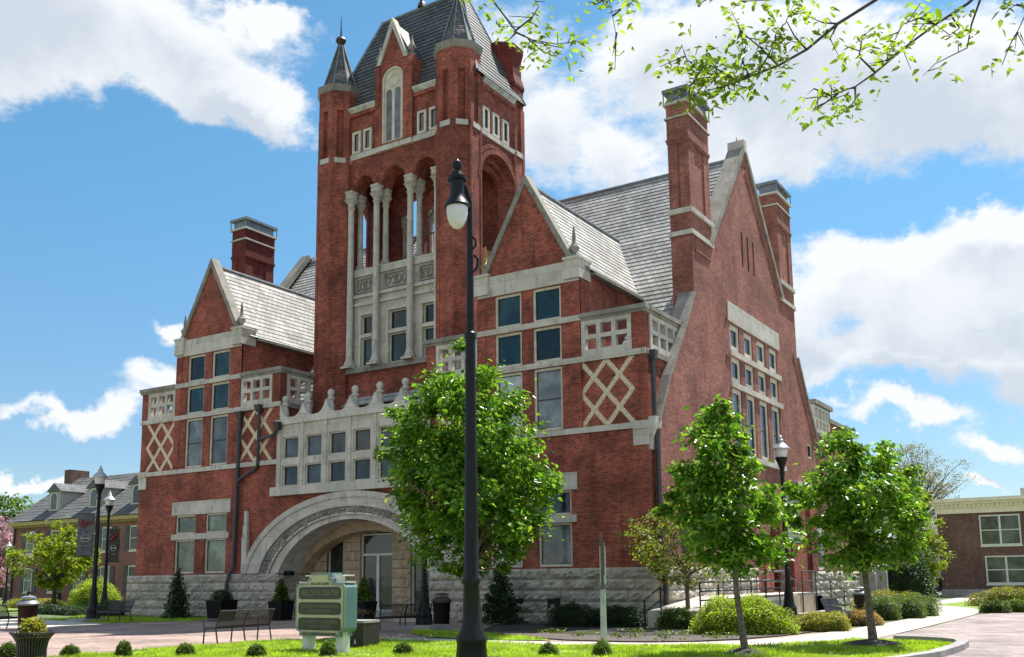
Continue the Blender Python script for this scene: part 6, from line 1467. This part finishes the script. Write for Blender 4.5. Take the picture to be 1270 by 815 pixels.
def brown_building():
    t = thing('brown_brick_building', 'two-storey brown brick building with a cream cornice at the right', 'building', (0, 50.4, 0))
    F = FY(0); x0, x1 = 1.55, 24.0
    mb = MB(); mb.box(x0, x1, .0, 16, -.03, 6.9); mb.build('wall', BRB, t)
    mb = MB(); mb.box(x0-.06, x1+.1, -.06, 16, -.03, .55); mb.build('plinth', LEDGE, t)
    mb = MB(); mb.box(x0-.08, x1, -.1, 16.1, 6.35, 6.75); mb.box(x0-.3, x1, -.32, 16.3, 7.05, 7.25); mb.box(x0-.5, x1, -.52, 16.5, 7.25, 7.5); mb.box(x0-.12, x1, -.14, 16.1, 6.75, 7.05)
    for k in range(70): mb.box(x0-.2+k*.32, x0-.04+k*.32, -.26, -.14, 6.8, 7.045)
    mb.build('cornice', plain('pale_cream_paint', (.76, .70, .56), .6, var=.1), t)
    for (u0, u1, v0, v1) in ((4.55, 7.35, 3.85, 6.15), (4.75, 7.6, .95, 3.05), (16, 18.8, 3.85, 6.15), (16, 18.8, .95, 3.05)): nwin(t, F, u0, u1, v0, v1, g=GLGREEN)
    mb = MB()
    for (a, b, z) in ((8.6, 9.35, 5.55), (9.0, 9.9, 2.55)): mb.pb(F, a, b, z, z+.12, -.05, .06)
    mb.pb(F, 10.05, 11.6, 6.15, 6.28, -.05, .08); mb.build('stone_trim', LEDGE, t)
    n = 12; op = [(9.45+1.0+1.0*-math.cos(math.pi*i/n), 5.0+1.0*math.sin(math.pi*i/n)) for i in range(n+1)]
    mb = MB(); mb.prism(F, [(9.45, 3.75)]+op+[(11.45, 3.75)], -.05, .06); o = mb.build('arched_window', WHITE, t)
    ip = [(10.45-.85*math.cos(math.pi*i/n), 5.0+.85*math.sin(math.pi*i/n)) for i in range(n+1)]
    mb = MB(); mb.prism(F, [(9.6, 3.9)]+ip+[(11.3, 3.9)], -.05, .075); mb.build('pane', GLG, o)
    mb = MB(); mb.prism(F, [(9.95, .0)]+[(10.9-.95*math.cos(math.pi*i/n), 2.3+.95*math.sin(math.pi*i/n)) for i in range(n+1)]+[(11.85, .0)], -.05, .03); mb.build('arched_doorway', BRD, t)
    mb = MB(); mb.lathe((8.55, -.3, 2.55), [(.05, 0), (.13, .35), (.15, .4)], 8); mb.tube([(8.55, 0, 2.6), (8.55, -.3, 2.55)], .04, 6); o = mb.build('wall_lantern', IRON, t)
    mb = MB(); mb.lathe((8.55, -.3, 2.95), [(.14, 0), (.17, .3), (.08, .5), (0, .6)], 8); mb.build('lantern_glass', LAMPG, o)
    for x in (10.2, 12.0):
        mb = MB(); mb.box(x-.4, x+.4, 5, 5.8, 7.4, 8.5); mb.build('chimney', BRD, t)
    mb = MB(); mb.box(7.2, 7.75, 4, 4.5, 7.4, 8.4); mb.build('roof_vent', LEDGE, t)
brown_building()
def brick_house():
    t = thing('long_brick_house', 'long two-storey brick house with a row of dormers, at the left', 'house', (0, 18, 0))
    x0, x1, ze = -70.3, -36.0, 7.05; F = FY(0)
    mb = MB(); mb.box(x0, x1, 0, 11, -.03, ze); mb.prism(FX(x0+.01), [(0, ze), (11, ze), (5.5, ze+4.3)], -.0, .3); mb.build('wall', BRP, t)
    mb = MB(); courses(mb, (x0-.4, -.55, ze+.12), (x1, -.55, ze+.12), (x1, 5.5, ze+4.5), (x0-.4, 5.5, ze+4.5), step=.3); courses(mb, (x0-.4, 11.5, ze+.12), (x1, 11.5, ze+.12), (x1, 5.5, ze+4.5), (x0-.4, 5.5, ze+4.5), step=1.0); mb.build('roof', SHING, t)
    mb = MB(); mb.box(x0-.3, x1, -.45, -.0, ze-.22, ze+.1)
    for k in range(110): mb.box(x0+k*.32, x0+.15+k*.32, -.3, -.01, ze-.40, ze-.225)
    mb.build('cornice', plain('ochre_cornice', (0.40, 0.30, 0.13), .7), t)
    for x in (x0+.35, x0+18.8):
        mb = MB(); mb.box(x-.45, x+.45, 4.6, 6.6, ze+2.5, ze+(5.3 if x < -60 else 6.9)); mb.build('chimney', BRB if x < -60 else BRP, t)
    for k in range(5):
        c = x0+4.6+k*5.7
        mb = MB(); mb.box(c-.85, c+.85, .75, 4.6, ze+.95, ze+2.75); d = mb.build('dormer', SHINGO, t)
        mb = MB(); mb.prism(FY(0), [(c-1.1, ze+2.72), (c+1.1, ze+2.72), (c, ze+3.5)], -4.8, -.6); mb.build('dormer_roof', SHING, d)
        mb = MB(); n = 8; mb.prism(FY(.75), [(c-.55, ze+1.05), (c+.55, ze+1.05)]+[(c+.55*math.cos(a), ze+2.2+.5*math.sin(a)) for a in np.linspace(0, math.pi, n)], -.05, .06); mb.build('dormer_frame', CREAM, d)
        mb = MB(); mb.prism(FY(.75), [(c-.42, ze+1.15), (c+.42, ze+1.15)]+[(c+.42*math.cos(a), ze+2.2+.38*math.sin(a)) for a in np.linspace(0, math.pi, n)], -.05, .075); mb.build('dormer_pane', GLG, d)
    for k in range(9):
        c = x0+2.6+k*3.6
        for (a, b) in ((4.3, 6.3), (1.0, 3.1)):
            nwin(t, F, c-.6, c+.6, a, b, CREAM, GLG, 1, 2)
            mb = MB()
            for s in (-1, 1): mb.cut(); mb.pb(F, c+s*.95-.27, c+s*.95+.27, a, b, -.03, .06)
            for pc in mb.pieces(): pc.build('shutter', PIPE, t)
    mb = MB(); c = -47.7
    mb.pb(F, c-1.1, c-.75, 0, 3.0, -.05, .35); mb.pb(F, c+.75, c+1.1, 0, 3.0, -.05, .35); mb.pb(F, c-1.3, c+1.3, 3.0, 3.5, -.05, .45); mb.build('door_surround', CREAM, t)
    mb = MB(); mb.pb(F, c-.75, c+.75, 0, 3.0, -.02, .03); mb.build('door', DARK, t)
    mb = MB(); mb.tube([(x0+.2, -.12, 0), (x0+.2, -.12, ze)], .09, 6); mb.build('downpipe', PIPE, t)
brick_house()
def far_house(label, x, y, w, d, h, mat, roof):
    t = thing('far_house', label, 'house', (x, y, 0)); mb = MB(); mb.box(-w/2, w/2, 0, d, -.03, h); mb.build('wall', mat, t)
    mb = MB(); mb.prism(FX(-w/2-.3), [(-.5, h), (d+.5, h), (d/2, h+3)], 0, w+.6); mb.build('roof', roof, t)
    for k in range(3): nwin(t, FY(0), -w/2+1.5+k*(w-4.2)/2, -w/2+2.7+k*(w-4.2)/2, 1.2, 3.0)
far_house('dark house behind the pink blossoming tree', -92, 34, 14, 9, 6.0, BRB, SHING)
far_house('pale house far behind the slender yellow-green tree', -4, 105, 18, 9, 5.5, SHINGO, SHING)
# a parked car glimpsed beside the brown brick building
def car():
    t = thing('parked_car', 'pale blue-grey car glimpsed left of the brown brick building', 'car', (.4, 51.5, 0), 1.5)
    mb = MB(); prof = [(-2.1, .35), (2.1, .35), (2.15, .75), (1.9, .92), (1.1, .98), (.6, 1.42), (-1.0, 1.45), (-1.75, 1.0), (-2.15, .95)]
    mb.prism(FY(0), prof, -.85, .85); mb.build('body', CARP, t)
    for s in (-1, 1):
        mb = MB(); mb.prism(FY(0), [(.95, 1.0), (.52, 1.36), (-.92, 1.38), (-1.45, 1.02)], s*.86-.01, s*.86+.01); mb.build('side_window', GLD, t)
        for x in (-1.3, 1.35):
            mb = MB(); mb.tube([(x, s*.70, .34), (x, s*.90, .34)], .34, 16); w = mb.build('wheel', TYRE, t)
            mb = MB(); mb.tube([(x, s*.88, .34), (x, s*.915, .34)], .2, 12); mb.build('rim', SILV, w)
        mb = MB(); mb.box(2.1, 2.17, s*.6-.16, s*.6+.16, .62, .76); mb.build('headlight', LAMPG, t)
    mb = MB(); mb.prism(FYB(0), [(1.12, .99), (.63, 1.41), (.60, 1.40), (1.08, .98)], -.74, .74); mb.build('windscreen', GLD, t)
car()
